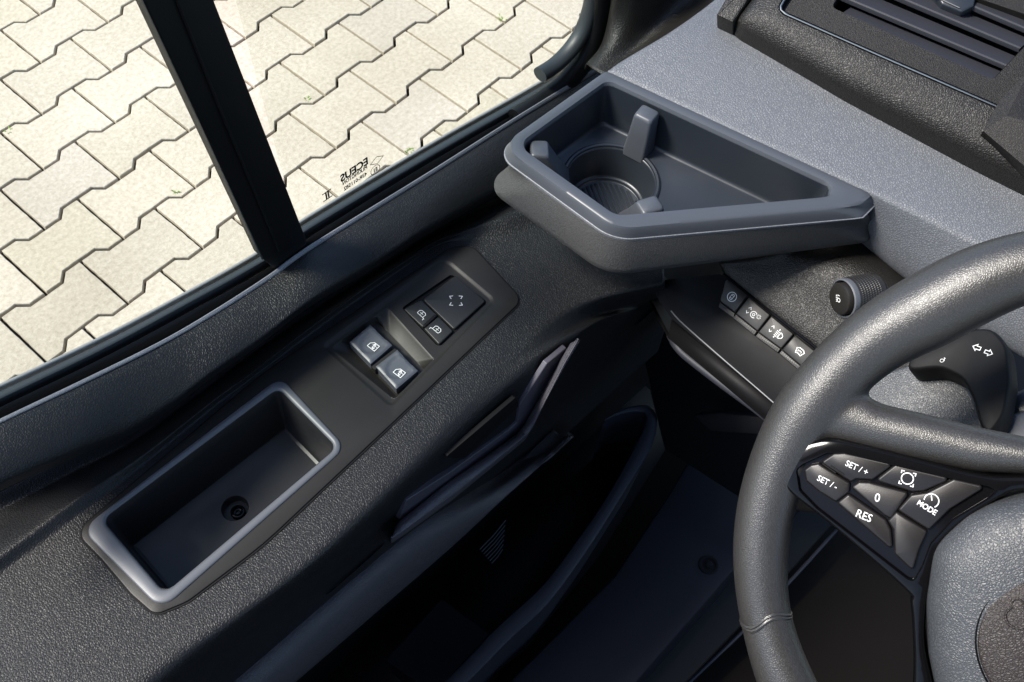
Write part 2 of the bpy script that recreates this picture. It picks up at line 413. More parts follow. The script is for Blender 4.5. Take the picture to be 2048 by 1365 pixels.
# armrest shelf
ZA = 1.222
G0 = [(-240, 1130), (-100, 1062), (0, 1022), (150, 945), (260, 888), (380, 803), (500, 712), (620, 628), (752, 542), (850, 480), (1010, 393), (1200, 298)]
RG = [(-220, 1240), (-90, 1160), (0, 1108), (150, 998), (291, 905), (431, 797), (502, 746), (620, 655), (750, 562), (870, 488), (1040, 415), (1230, 315)]
A1 = [(-220, 1300), (-90, 1220), (30, 1130), (165, 1030), (291, 930), (440, 808), (620, 672), (800, 543), (890, 487), (1010, 478), (1110, 440), (1260, 390)]
A2 = [(-60, 1560), (60, 1450), (200, 1330), (345, 1232), (520, 1110), (700, 940), (860, 795), (980, 690), (1060, 610), (1170, 545), (1320, 500)]
C1 = [(-20, 1640), (120, 1520), (240, 1420), (350, 1327), (500, 1222), (650, 1107), (800, 962), (950, 802), (1060, 690), (1170, 610), (1330, 570)]
C2 = [(20, 1660), (150, 1545), (275, 1445), (395, 1345), (545, 1240), (700, 1120), (850, 975), (990, 835), (1100, 720), (1200, 640), (1345, 600)]
g0 = [Q(a, b, 1.200) for a, b in G0]; rg = [Q(a, b, 1.229) for a, b in RG]; a1 = [Q(a, b, ZA) for a, b in A1]; a2 = [Q(a, b, ZA) for a, b in A2]
k1 = [Q(a, b, ZA - .003) for a, b in C1]; k2 = [DY(a, b, .287) for a, b in C2]
w0 = [V((p.x, .2855 - .067 * p.x, p.z - .02)) for p in k2]; w1 = [V((p.x, .285 - .067 * p.x, 1.13)) for p in k2]; w2 = [V((p.x, .285 - .067 * p.x, 1.0)) for p in k2]
arm = loft([[p + V((0, .01, .01)) for p in g0], g0, rg, a1, a2, k1, k2, w0, w1, w2], 260, 20)
# ---- insert with storage tray and switch bay
FI = Frame(Q(600, 850, ZA + .0022), (0, 0, 1))
INS = FI.pts([(150, 1064), (526, 746), (700, 630), (902, 494), (945, 492), (1045, 600), (963, 677), (789, 842), (525, 1090), (375, 1203), (310, 1230), (262, 1188), (203, 1118)])
INSL = rounded(INS, [.012, .3, .3, .012, .012, .012, .1, .3, .3, .03, .010, .04, .04], 8)
PK = FI.pts([(206, 1040), (556, 778), (672, 895), (330, 1185)])           # inner edge of the pocket rim
PKL = rounded(PK, [.007, .006, .007, .007], 10)
PKO = rounded(FI.pts([(180, 1050), (560, 762), (690, 897), (330, 1207)]), [.010, .008, .010, .012], 10)
SWB = rounded(FI.pts([(640, 692), (890, 512), (996, 601), (872, 728), (782, 818)]), [.006, .012, .010, .05, .006], 10)
# open the armrest shell below the insert
def inside(p, L):
    c = False
    for a, b in zip(L, L[1:] + L[:1]):
        if (a.y > p.y) != (b.y > p.y) and p.x < (b.x - a.x) * (p.y - a.y) / (b.y - a.y) + a.x: c = not c
    return c
LI = offset(INSL, .0012)
flag = [abs(v.z - ZA) < .012 and inside(FI.at(v), LI) for v in arm.v]
arm.f = [f for f in arm.f if not all(flag[i] for i in f)]; arm.m = arm.m[:len(arm.f)]
arm_o = arm.build('armrest', 'door_grain', door, solid=.002)
mb = MB()
mould(mb, FI, INSL, [(.0, -.006), (0, -.0012), (.0004, -.0003), (.0012, 0)], cap=False)
plate(mb, FI, offset(INSL, .0012), [PKO, SWB], 0)
# shallow dish round the switches, then the deep bay for the window keys
mould(mb, FI, SWB, [(0, 0), (.0008, -.0002), (.0022, -.0010), (.0034, -.0016), (.0044, -.0018)], cap=False)
BAY = rounded(FI.pts([(660, 694), (775, 612), (868, 716), (788, 798)]), [.004, .0025, .0015, .003], 8)
BFL = rounded([FI.at(Q(x, y, ZA - .008)) for x, y in ((698, 689), (757, 646), (851, 742), (792, 791))], .001, 8)
BZ = rounded(FI.pts([(803, 614), (903, 546), (976, 603), (878, 694)]), [.003, .004, .004, .004], 6)
plate(mb, FI, offset(SWB, .0044), [BAY, BZ], -.0018)
bc_ = FI.p2(765, 708)
pb0 = polar(BAY, bc_, 200); pb1 = polar(BFL, FI.at(Q(775, 718, ZA - .008)), 200)
def bmix(t, z): return [FI.p3(a.lerp(b, t), z) for a, b in zip(pb0, pb1)]
mb.rings([bmix(0, -.0018), bmix(.06, -.0021), bmix(.14, -.0029), bmix(.9, -.0104), bmix(1, -.0108)], cap1=True)
mb.build('armrest_insert', 'insert', door, sharp=30)
mb = MB(); mould(mb, FI, BZ, [(0, -.0018), (.0003, -.0045)], cap=True); mb.build('switch_surround', 'black', door)
mb = MB(); mould(mb, FI, INSL, [(.0002, -.004), (.0002, -.0014), (-.0012, -.0014), (-.0013, -.004)], cap=False); mb.build('insert_gap', 'black', door)
# lighter raised rim of the storage tray
RO = rounded(FI.pts([(163, 1059), (561, 755), (692, 896), (323, 1221)]), [.012, .010, .012, .013], 10)
mb = MB(); rc = (PK[0] + PK[2]) / 2
mb.rings([[FI.p3(p, z) for p in polar(L, rc, 240)] for L, z in ((RO, .0003), (offset(RO, .0003), .0010), (offset(RO, .0012), .0015), (offset(PKL, -.0034), .0017), (offset(PKL, -.0020), .0014), (offset(PKL, -.0009), .0004), (offset(PKL, -.0002), -.0012), (PKL, -.004))])
mb.build('tray_rim', 'satin_light', door, sharp=60)
mb = MB()
mould(mb, FI, PKL, [(-.0004, -.0001), (.0008, -.003), (.0018, -.010), (.0045, -.052), (.006, -.0555), (.0085, -.0565)], cap=False)
SC = FI.p2(470, 1017); SCc = FI.at(Q(470, 1017, ZA - .0545))
hole = circ(SCc, .0115, 40)
plate(mb, FI, offset(PKL, .0085), [hole], -.0565)
mb.rings([[FI.p3(p, z) for p in circ(SCc, r_, 40)] for r_, z in ((.0115, -.0565), (.0108, -.0575), (.0104, -.066))], cap1=True)
mb.build('storage_tray', 'tray_dark', door, sharp=45)
mb = MB(); c_ = (SCc.x + .0005, SCc.y - .0015)
mb.rings([[FI.p3(p, z) for p in circ(c_, r_, 32)] for r_, z in ((.0062, -.066), (.0062, -.0625), (.0055, -.0615), (.0045, -.0613), (.0038, -.0625), (.0036, -.0645), (.0024, -.0648), (.002, -.063), (.001, -.0628))], cap1=True)
mb.build('tray_screw', 'gloss', door)

# ---- switches in the bay
def tile(name, fr, px, r_, prof, m_, parent, marks=None, sharp=40, z=0, mm='print_white', label=None):
    L = rounded(fr.pts(px), r_, 6); mb = MB(); mould(mb, fr, L, prof); o = mb.build(name, m_, parent, sharp=sharp, label=label)
    if marks:
        mk = MB(); marks(mk); mk.build('symbol', mm, o, sharp=180)
    return o
FB = Frame(FI.p3((0, 0), -.0015), (0, 0, 1)) ; FB.o = FI.o + V((0, 0, -.0015))
def ax(fr, a, b):                    # local axes from two picture directions
    return (fr.p2(*b) - fr.p2(*a)).normalized()
def icon_frame(fr, c, right_to, up_to, w_=0):
    o = fr.p3(fr.p2(*c), w_); x = fr.p3(fr.p2(*right_to), w_) - o; f = Frame(o, fr.n, x); return f
FP = Frame(FI.o + V((0, 0, -.0022)), (0, 0, 1))
tp = [(.0, -.003), (0, .0), (.0004, .0006), (.001, .0008)]
def m_arrows(mk):
    f = icon_frame(FP, (912, 603), (935, 603), None, .0009)
    s = .0052
    for sx, sy in ((1, 1), (-1, 1), (1, -1), (-1, -1)):
        # chevrons in the four corners
        cx, cy = sx * s, sy * s * .95
        stroke(mk, f, [(cx - sx * .0026, cy + sy * .0002), (cx + sx * .0005, cy - sy * .0002), (cx - sx * .0009, cy - sy * .0030)][:3], .00065)
tile('mirror_adjust_pad', FP, [(846, 600), (911, 552), (971, 603), (908, 660)], .002, tp, 'button', door, m_arrows)
def m_mirror(c, mir):
    def f_(mk):
        f = icon_frame(FP, c, (c[0] + 8, c[1] + 7), None, .0009)
        g = -1 if mir else 1
        L = [V((x * .0045 * g, y * .0045)) for x, y in ((-.75, -.35), (-.8, .25), (-.45, .6), (.5, .6), (.8, .35), (.8, -.45), (-.6, -.45))]
        stroke(mk, f, L, .0005, closed=True)
        stroke(mk, f, [(-.0018, .0003), (.0018, .0003)], .0004); stroke(mk, f, [(0, -.0014), (0, .0022)], .0004, h=.00014)
        stroke(mk, f, [(g * .0036, -.0021), (g * .0054, -.0024), (g * .0054, -.0042)], .0005, h=.00016)
    return f_
tile('mirror_select_switch', FP, [(807, 619), (843, 601), (875, 632), (846, 656)], .0015, tp, 'button', door, m_mirror((843, 629), False))
tile('mirror_select_switch', FP, [(848, 658), (877, 634), (906, 663), (878, 690)], .0015, tp, 'button', door, m_mirror((874, 661), True))
mb = MB(); mould(mb, FP, rounded(FP.pts([(846, 652), (869, 631), (873, 635), (850, 656)]), .0004, 3), [(0, -.002), (0, .0014), (.0004, .0018)]); mb.build('switch_divider', 'black', door)
# window lifter keys: scooped grey rockers
def lifter(P, cen):
    # P: left, top, right, bottom corners in the picture
    a, b, c, d = [FI.at(Q(x, y, ZA - .004)) for x, y in P]
    mb = MB(); N = 16; rows = []
    for i in range(N + 1):
        s = i / N; row = []
        for j in range(N + 1):
            t = j / N; p = a.lerp(b, t).lerp(d.lerp(c, t), s)   # s across, t along
            h = -.0012 + .0018 * (t ** 1.5)
            e = min(s, 1 - s, t, 1 - t); h -= .0010 * max(0, 1 - e / .06) ** 2
            # thumb scoop
            q = ((s - .5) / .36) ** 2 + ((t - .62) / .52) ** 2
            sm = max(0, min(1, (1.05 - q) / .25)); h -= .0011 * sm * sm * (3 - 2 * sm)
            row.append(FI.p3(p, h))
        rows.append(row)
    mb.rings(rows, closed=False)
    per = [rows[0][j] for j in range(N)] + [rows[i][N] for i in range(N)] + [rows[N][j] for j in range(N, 0, -1)] + [rows[i][0] for i in range(N, 0, -1)]
    mb.rings([per, [p + V((0, 0, -.009)) for p in per]])
    o = mb.build('window_switch', 'switch_grey', door, sharp=35)
    mk = MB(); f = icon_frame(FI, cen, (cen[0] + 12, cen[1] + 9), None, -.0009)
    L = [V((x * .0052, y * .0052)) for x, y in ((-.85, -.6), (-.85, .1), (-.35, .62), (.75, .62), (.75, -.6))]
    stroke(mk, f, L, .0006, closed=True)
    stroke(mk, f, [(-.0018, .0008), (.0034, .0008)], .0004, h=.00014)
    stroke(mk, f, [(-.0002, -.0022), (-.0002, .0026)], .0005, h=.00016); stroke(mk, f, [(.0012, -.0024), (.0012, .0022)], .0004, h=.00018)
    stroke(mk, f, [(-.0012, .0012), (-.0002, .0028), (.0008, .0012)], .0005, h=.0002)
    stroke(mk, f, [(.0002, -.001), (.0012, -.0026), (.0022, -.001)], .0005, h=.00022)
    mk.build('symbol', 'print_white', o, sharp=180)
    return o
lifter([(700, 690), (741, 657), (785, 698), (742, 733)], (747, 692))
lifter([(752, 738), (795, 707), (836, 749), (793, 783)], (799, 745))
mb = MB(); mould(mb, FI, rounded([FI.at(Q(x, y, ZA - .004)) for x, y in ((743, 737), (790, 700), (797, 706), (751, 744))], .0005, 3), [(0, -.010), (0, -.0035), (.0004, -.003)]); mb.build('switch_rib', 'insert', door)

# ---- door pull, below the armrest
YW = .2815
def W(a, b, y=YW): return DY(a, b, y)
LIPO = [(1142, 686), (1120, 722), (1076, 802), (1050, 848), (1036, 866), (1018, 880), (891, 970), (799, 1043), (790, 1054)]
LIPI = [(1157, 680), (1130, 726), (1092, 800), (1071, 843), (1055, 868), (1034, 886), (908, 989), (812, 1058), (785, 1076)]
lm = [((a + c) / 2, (b + d) / 2) for (a, b), (c, d) in zip(LIPO, LIPI)]
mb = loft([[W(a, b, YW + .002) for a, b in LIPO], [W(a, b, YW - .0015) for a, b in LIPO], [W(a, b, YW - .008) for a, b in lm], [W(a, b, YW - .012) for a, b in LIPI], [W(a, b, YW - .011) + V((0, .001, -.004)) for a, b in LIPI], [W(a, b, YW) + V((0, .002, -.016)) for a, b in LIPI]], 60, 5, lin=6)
mb.build('pull_handle_lip', 'lip_grain_lit', door, solid=.002)
FW = Frame(W(1000, 850, YW + .0015), (-.067, -1, 0), (1, 0, 0))
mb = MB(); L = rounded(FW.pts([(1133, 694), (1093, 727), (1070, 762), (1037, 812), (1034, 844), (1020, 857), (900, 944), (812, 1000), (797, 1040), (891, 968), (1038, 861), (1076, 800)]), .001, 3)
mould(mb, FW, L, [(0, -.004), (0, 0), (.0005, .0006)]); mb.build('pull_handle', 'lip_smooth_lit', door)
mb = MB(); L = rounded(FW.pts([(1030, 794), (1036, 812), (928, 917), (889, 914)]), .002, 4)
mould(mb, FW, L, [(0, -.003), (0, .0008), (.0004, .0010)]); mb.build('release_slot', 'black', door)
# ---- lower trim: crest of the map pocket, its wall and the bowed outer lip
PU_ = [(1142, 868), (1069, 903), (1000, 952), (850, 1048), (700, 1170), (540, 1308), (420, 1410), (300, 1500)]
PL_ = [(1142, 873), (1075, 937), (1003, 1002), (900, 1097), (750, 1227), (640, 1322), (520, 1425), (400, 1520)]
PB_ = [(1160, 880), (1110, 945), (1050, 1020), (960, 1110), (840, 1230), (730, 1330), (620, 1430), (500, 1530)]
zU = 1.058
pu = [DY(a, b, .283) for a, b in PU_]; pl = [DY(a, b, .262) for a, b in PL_]
pm = [DY((a + c) / 2, (b + d) / 2, .270) for (a, b), (c, d) in zip(PU_, PL_)]
pb = [p + V((.0, .010, -.014)) for p in pl]; pc = [p + V((0, .05, -.14)) for p in pl]
mb = loft([[p + V((0, .006, -.002)) for p in pb], [p + V((0, .016, -.05)) for p in pb], pc], 90, 5); mb.build('lower_wall', 'step_plastic', door, solid=.002)
mb = loft([[p + V((0, .03, -.004)) for p in pu], pu, pm, pl, pb, [p + V((0, .012, -.002)) for p in pb]], 90, 7); mb.build('lower_trim', 'lower_grain_lit', door, solid=.002)
# inner wall of the door (dark) closes the view below the armrest
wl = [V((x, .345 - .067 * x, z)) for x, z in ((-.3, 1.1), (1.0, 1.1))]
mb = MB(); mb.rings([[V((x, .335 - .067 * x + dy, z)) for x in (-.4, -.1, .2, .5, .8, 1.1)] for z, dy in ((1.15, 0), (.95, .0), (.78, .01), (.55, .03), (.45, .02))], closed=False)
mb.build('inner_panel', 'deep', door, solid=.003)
# bowed lip of the map pocket
BL = [(1208, 842), (1250, 826), (1288, 824), (1292, 846), (1269, 898), (1211, 1000), (1142, 1100), (1082, 1176), (991, 1260), (900, 1354), (780, 1460)]
BR = [(1215, 836), (1255, 815), (1300, 812), (1314, 842), (1300, 898), (1238, 1000), (1174, 1100), (1096, 1206), (1021, 1277), (936, 1363), (820, 1470)]
zb = .80
bl = [Q(a, b, zb) for a, b in BL]; br = [Q(a, b, zb) for a, b in BR]
mb = loft([[p + V((0, 0, -.10)) for p in bl], [p + V((0, 0, -.002)) for p in bl], bl, [(a + b) / 2 + V((0, 0, .002)) for a, b in zip(bl, br)], br, [p + V((0, .0, -.004)) for p in br], [p + V((0, .01, -.2)) for p in br]], 70, 4)
mb.build('pocket_lip', 'sill_plastic', door, solid=.001)
mb = MB(); mb.rings([[Q(a, b, .66) for a, b in ((1300, 780), (1330, 900), (1200, 1110), (1050, 1300), (800, 1500))], [Q(a, b, .66) + V((0, .15, 0)) for a, b in ((1300, 780), (1330, 900), (1200, 1110), (1050, 1300), (800, 1500))]], closed=False)
mb.build('pocket_floor', 'deep', door, solid=.004)
# speaker grille with fine ribs
FS = Frame(DY(1020, 1040, .282), (-.067, -1, 0.15), (1, 0, 0))
mb = MB()
for k in range(7):
    a = V((958 + k * 4.0, 1098 + k * 4.6)); b_ = a + V((52 - k * 5, -58 + k * 5))
    P = [FS.p3(FS.p2(*a), .001), FS.p3(FS.p2(*a.lerp(b_, .5)), .002), FS.p3(FS.p2(*b_), .001)]
    tube(mb, P, .0008, 6)
mb.build('speaker_grille', 'sill_plastic', door)
FPk = Frame(Q(880, 1290, .72), (0, .1, 1), (1, 0, 0)); mb = MB(); mould(mb, FPk, rounded(FPk.pts([(770, 1318), (882, 1196), (982, 1268), (870, 1390)]), .004, 4), [(0, -.05), (0, -.002), (.002, 0)]); mb.build('pocket_insert', 'step_plastic', door)

# ---- glass, sliding window post and its marks
YG = .497
FG = Frame(DY(700, 350, YG), (-.067, -1, 0), (1, 0, 0))
gm = bpy.data.materials.new('window_glass'); gm.use_nodes = True; t = gm.node_tree; MAT['glass'] = gm
t.nodes.remove(t.nodes['Principled BSDF']); tr = t.nodes.new('ShaderNodeBsdfTransparent'); tr.inputs[0].default_value = (.93, .96, .94, 1)
gl = t.nodes.new('ShaderNodeBsdfGlossy'); gl.inputs['Roughness'].default_value = .02; mxs = t.nodes.new('ShaderNodeMixShader'); mxs.inputs[0].default_value = .025
t.links.new(tr.outputs[0], mxs.inputs[1]); t.links.new(gl.outputs[0], mxs.inputs[2]); t.links.new(mxs.outputs[0], t.nodes['Material Output'].inputs[0])
def pane(px, nm):
    L = FG.pts(px); ar = sum(p.x * q.y - q.x * p.y for p, q in zip(L, L[1:] + L[:1])); L = L if ar > 0 else L[::-1]
    mb = MB(); mould(mb, FG, L, [(0, -.002), (0, .002)], cap0=True); return mb.build(nm, 'glass', door, sharp=20)
pane([(-200, 880), (525, 520), (350, -60), (-400, -200)], 'window_pane')
pn = pane([(600, 470), (860, 310), (1110, 165), (1185, 90), (1230, -40), (1240, -200), (420, -200)], 'window_pane')
mk = MB()
def gt(s_, c, size, **k):
    text(mk, FG, s_, FG.p2(*c), size, ang=gang, mirror=True, base=.0024, **k)
gang = -math.atan2(*(lambda d: (-d.y, d.x))(FG.p2(738, 330) - FG.p2(672, 367)))
dq = FG.p2(738, 325) - FG.p2(680, 365); gang = math.atan2(dq.y, dq.x)
gang = gang if abs(gang) < 1.57 else gang - math.pi
SH = -8
gt('ECEUS', (705, 345 + SH), .0122, sx=.88, bold=.0005)
gt('PILKINGTON', (706, 356 + SH), .0064, sx=.74, bold=.00022)
gt('43R-011582', (707, 368 + SH), .0064, sx=.82, bold=.00022)
gt('E1', (747, 345 + SH), .0062, bold=.0003, sx=.8)
cq = FG.p2(747, 345 + SH); stroke(mk, FG, circ(cq, .0052, 24), .0007, base=.0023, closed=True)
cq = FG.p2(750, 326 + SH); dv = V((math.cos(gang), math.sin(gang))); nv = V((-dv.y, dv.x))
stroke(mk, FG, [cq + dv * .0075, cq + nv * .0045, cq - dv * .0075, cq - nv * .0045], .0007, base=.0023, closed=True)
gt('II', (651, 396 + SH), .012, sx=.8, bold=.0005)
cq = FG.p2(651, 396 + SH)
for sg in (1, -1): stroke(mk, FG, [cq - dv * .005 + nv * .0045 * sg, cq + dv * .005 + nv * .0045 * sg], .0012, base=.0022)
mk.build('glass_marking', 'print_black', pn, sharp=180)
# the post of the sliding window
def yplane(px, py, y): return DY(px, py, y)
FPo = Frame(DY(500, 300, .474), (-.067, -1, 0), (1, 0, 0))
PL0 = FPo.pts([(268, -40), (412, -40), (613, 480), (611, 492), (548, 538), (528, 520)])
mb = MB(); mould(mb, FPo, rounded(PL0, [0, 0, .002, .002, .003, .002], 4), [(.0, -.013), (0, -.006), (0, -.0008), (.0012, 0)], cap=True)
post = mb.build('window_post', 'rubber', door)
post.name = 'window_post'
mb = MB(); tube(mb, [FPo.p3(FPo.p2(322 + 14, -40), .0012), FPo.p3(FPo.p2(440, 200 + 22), .0012), FPo.p3(FPo.p2(556, 500), .0012)], .0011, 8); mb.build('post_bead', 'black', post)
mb = MB(); tube(mb, [FPo.p3(FPo.p2(271, -40), -.002), FPo.p3(FPo.p2(401, 240), -.002), FPo.p3(FPo.p2(529, 520), -.002)], .0014, 8); mb.build('post_seal', 'rubber_blue', post)
# curved front corner of the window frame: moulded channel
CC = [(1080, 150), (1108, 132), (1138, 103), (1163, 66), (1180, 20), (1188, -30), (1192, -90)]
cc = crom([DY(a, b, .487) for a, b in CC], 40)
mb = MB(); tube(mb, cc, .0085, 14, flat=.8); mb.build('corner_channel', 'rubber_blue', door)
cc2 = crom([DY(a, b, .480) for a, b in ((1030, 240), (1098, 194), (1132, 166), (1168, 120), (1190, 70), (1204, 10), (1210, -80))], 40)
mb = MB(); tube(mb, cc2, .0105, 14, flat=1.1); mb.build('frame_seal', 'rubber', door)

# ================================================================== PILLAR TRIM
pil = thing('pillar_trim', 'brown black grained windscreen pillar trim beside the front corner of the side window', 'pillar trim', Q(1230, 60, 1.2))
zp = 1.34
def pz(a, b, y): return DY(a, b, y)
mb = loft([[pz(a, b, .485) for a, b in ((1165, 160), (1192, 118), (1208, 70), (1219, 10), (1226, -60), (1230, -130))],
           [pz(a, b, .462) for a, b in ((1172, 128), (1200, 95), (1215, 60), (1226, 10), (1234, -60), (1240, -130))],
           [pz(a, b, .447) for a, b in ((1182, 135), (1222, 92), (1250, 50), (1270, 0), (1290, -60), (1300, -130))],
           [pz(a, b, .43) for a, b in ((1207, 150), (1262, 108), (1310, 62), (1360, 10), (1420, -50), (1470, -110))],
           [Q(a, b, z) for a, b, z in ((1222, 158, 1.335), (1285, 118, 1.345), (1360, 68, 1.352), (1450, 10, 1.358), (1540, -50, 1.365), (1600, -110, 1.37))]], 50, 7)
mb.build('pillar_cover', 'brown_grain', pil, solid=.002)

# ================================================================== DASHBOARD
dash = thing('dashboard', 'grey grained dashboard end with cup holder tray, air vent and row of switches', 'dashboard', Q(1700, 400, 1.1))
KX = [(1560, -120), (1660, -60), (1800, 10), (1960, 90), (2120, 170), (2300, 260)]
K0 = [(1436, -5), (1500, 60), (1640, 130), (1800, 208), (1960, 292), (2048, 342), (2200, 430), (2330, 500)]
K1 = [(1345, 62), (1430, 100), (1574, 163), (1720, 225), (1860, 285), (1974, 335), (2100, 400), (2300, 510)]
K2 = [(1214, 146), (1340, 206), (1480, 272), (1620, 336), (1745, 394), (1850, 445), (2000, 520), (2200, 620)]
K3 = [(1225, 170), (1350, 232), (1500, 310), (1620, 400), (1738, 494), (1815, 556), (1950, 650), (2150, 770)]
kx = [Q(a, b, 1.394) for a, b in KX]; k0 = [Q(a, b, 1.383) for a, b in K0]; kk1 = [Q(a, b, 1.377) for a, b in K1]; kk2 = [Q(a, b, 1.358) for a, b in K2]
k3 = [Q(a, b, 1.30) for a, b in K3]
k15 = [a.lerp(b, .82) + V((0, 0, .0025)) for a, b in zip(kk1, kk2)]
k4 = [p + V((.03, 0, -.03)) for p in k3]
mb = loft([kx, k0, kk1, k15, kk2, k3, k4], 110, 8); mb.build('dash_top', 'dash_grain', dash, solid=.003)
# left cheek of the dash below its outer edge
edge = [Q(a, b, z) for a, b, z in ((1214, 146, 1.358), (1345, 62, 1.377), (1436, -5, 1.383), (1560, -120, 1.394))]
mb = loft([[p + V((.008, -.004, -.010)) for p in edge], [p + V((.010, -.003, -.030)) for p in edge], [p + V((.02, .000, -.14)) for p in edge]], 40, 4); mb.build('dash_cheek', 'brown_grain', dash, solid=.002)

# ---- cup holder tray
ZT = 1.360
FT = Frame(Q(1330, 300, ZT), (0, 0, 1))
cen = FT.p2(1330, 310)
OPL = rounded(FT.pts([(1034, 290), (1215, 160), (1664, 369), (1660, 394), (1232, 432)]), [.012, .009, .005, .005, .016], 12)
SHL = rounded(FT.pts([(1002, 292), (1212, 143), (1746, 391), (1712, 413), (1236, 458)]), [.018, .003, .003, .006, .030], 12)
FT2 = Frame(Q(1330, 300, ZT - .0105), (0, 0, 1))
PAL = rounded(FT2.pts([(990, 308), (1212, 150), (1758, 402), (1724, 437), (1228, 482)]), [.018, .003, .003, .004, .036], 12)
FT3 = Frame(Q(1330, 300, ZT - .045), (0, 0, 1))
BOL = rounded(FT3.pts([(960, 370), (1212, 200), (1765, 440), (1738, 486), (1215, 554)]), [.022, .003, .003, .004, .042], 12)
def lp3(fr, L, z=0, c=(1330, 330), N=260): return [fr.p3(p, z) for p in polar(L, fr.p2(*c), N)]
NN = 260
top_open = lp3(FT, OPL); top_sh = lp3(FT, SHL, 0); par = lp3(FT2, PAL); bot = lp3(FT3, BOL)
def mixr(A, B, t, dz=0): return [a.lerp(b, t) + V((0, 0, dz)) for a, b in zip(A, B)]
mb = MB()
mb.rings([lp3(FT, offset(OPL, .0012), -.0035), lp3(FT, offset(OPL, .0004), -.0010), top_open, lp3(FT, offset(OPL, -.002), .0006), mixr(top_open, top_sh, .45, .0009), mixr(top_open, top_sh, .8, .0006), mixr(top_sh, par, .04, .0006), mixr(top_sh, par, .18, .0012), mixr(top_sh, par, .4, .0018), mixr(top_sh, par, .7, .0014), mixr(top_sh, par, .93, .0004), par, mixr(par, bot, .0, -.001), ])
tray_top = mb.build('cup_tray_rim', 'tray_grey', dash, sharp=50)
inb = V((FT3.p3(FT3.p2(1330, 330)))[:])
def shrink(A, k, dz): return [V((inb.x + (p.x - inb.x) * k, inb.y + (p.y - inb.y) * k, p.z + dz)) for p in A]
mb = MB(); mb.rings([shrink(par, .998, .0008), shrink(par, 1.0045, .0004), shrink(par, 1.0045, -.0006), mixr(par, bot, .05, -.0004)]); mb.build('cup_tray_seam', 'seam', dash)
mid = mixr(par, bot, .5)
mb = MB(); mb.rings([mixr(par, bot, .02, -.0006), mixr(par, bot, .06, .0), shrink(mid, 1.004, .0), mixr(par, bot, .86), shrink(bot, .992, -.0005), shrink(bot, .97, -.004), shrink(bot, .93, -.005)])
mb.build('cup_tray_skirt', 'skirt_grain', dash, sharp=60)
# well of the tray
ZF = -.046
mb = MB()
FL = offset(OPL, .0045)
mb.rings([lp3(FT, offset(OPL, .0011), -.003), lp3(FT, offset(OPL, .002), -.012), lp3(FT, offset(OPL, .0042), ZF + .004), lp3(FT, offset(OPL, .0055), ZF + .001), lp3(FT, offset(OPL, .0075), ZF)])
flo = polar(offset(OPL, .0075), FT.p2(1330, 330), NN)
CUPW = Q(1222, 362, ZT + ZF); CU = FT.at(CUPW); CR = .0395
plate(mb, FT, flo, [circ(CU, CR, 72)], ZF)
mb.rings([[FT.p3(p, z) for p in circ(CU, r_, 72)] for r_, z in ((CR, ZF), (CR - .001, ZF - .0004), (CR - .0018, ZF - .002), (CR - .0045, ZF - .032), (CR - .0052, ZF - .0335), (CR - .0072, ZF - .034), (CR - .0078, ZF - .0360), (CR - .0085, ZF - .0364)) ], cap1=True)
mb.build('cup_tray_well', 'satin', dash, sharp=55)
mb = MB()     # raised ring at the mouth of the cup hole
mb.rings([[FT.p3(p, z) for p in circ(CU, r_, 72)] for r_, z in ((CR + .0035, ZF - .0002), (CR + .003, ZF + .0014), (CR + .0015, ZF + .0022), (CR - .0002, ZF + .0016), (CR - .0008, ZF - .001))])
mb.build('cup_ring', 'satin', dash)
mb = MB(); dr = (FT.p2(1240, 440) - FT.p2(1205, 360)).normalized(); nr = V((-dr.y, dr.x))
for k in range(-7, 8):
    o_ = k * .0042; hl = math.sqrt(max(0, (CR - .011) ** 2 - o_ ** 2))
    L = [V(CU) + nr * (o_ - .0013) - dr * hl, V(CU) + nr * (o_ + .0013) - dr * hl, V(CU) + nr * (o_ + .0013) + dr * hl, V(CU) + nr * (o_ - .0013) + dr * hl]
    ar = sum(p.x * q.y - q.x * p.y for p, q in zip(L, L[1:] + L[:1])); L = L if ar > 0 else L[::-1]
    mould(mb, FT, L, [(0, ZF - .0364), (.0001, ZF - .0356), (.0004, ZF - .0353)])
mb.build('cup_mat', 'satin', dash)
def grip(pt_in, pt_top, wid, zt=-.006, dep=.03):
    tp_ = FT.at(Q(*pt_top, ZT + zt)); d = (tp_ - CU).normalized(); s = V((-d.y, d.x)); mb = MB()
    rin_b = CR - .0035; rin_t = (tp_ - CU).length - .008; rout_t = rin_t + .0165; rout_b = rin_t + .017
    def rect(ri, ro, w_): return rounded([CU + d * ri - s * w_, CU + d * ro - s * w_, CU + d * ro + s * w_, CU + d * ri + s * w_], .0028, 5)
    secs = [(rin_b, rout_b, wid * 1.12, ZF - .004), (rin_b + .0005, rout_b, wid * 1.1, ZF + .004), ((rin_b + rin_t) / 2 + .001, (rout_t + rout_b) / 2, wid * 1.0, (ZF + zt) / 2), (rin_t, rout_t, wid * .9, zt - .0035), (rin_t + .0008, rout_t - .0005, wid * .84, zt - .0012), (rin_t + .0022, rout_t - .002, wid * .72, zt)]
    mb.rings([[FT.p3(p, z) for p in rect(a, b, c)] for a, b, c, z in secs], cap1=True)
    mb.build('cup_grip', 'tray_grey', dash, sharp=50)
grip(None, (1294, 226), .0098, zt=-.003); grip(None, (1080, 296), .0105, zt=-.006); grip(None, (1300, 408), .0110, zt=-.008)

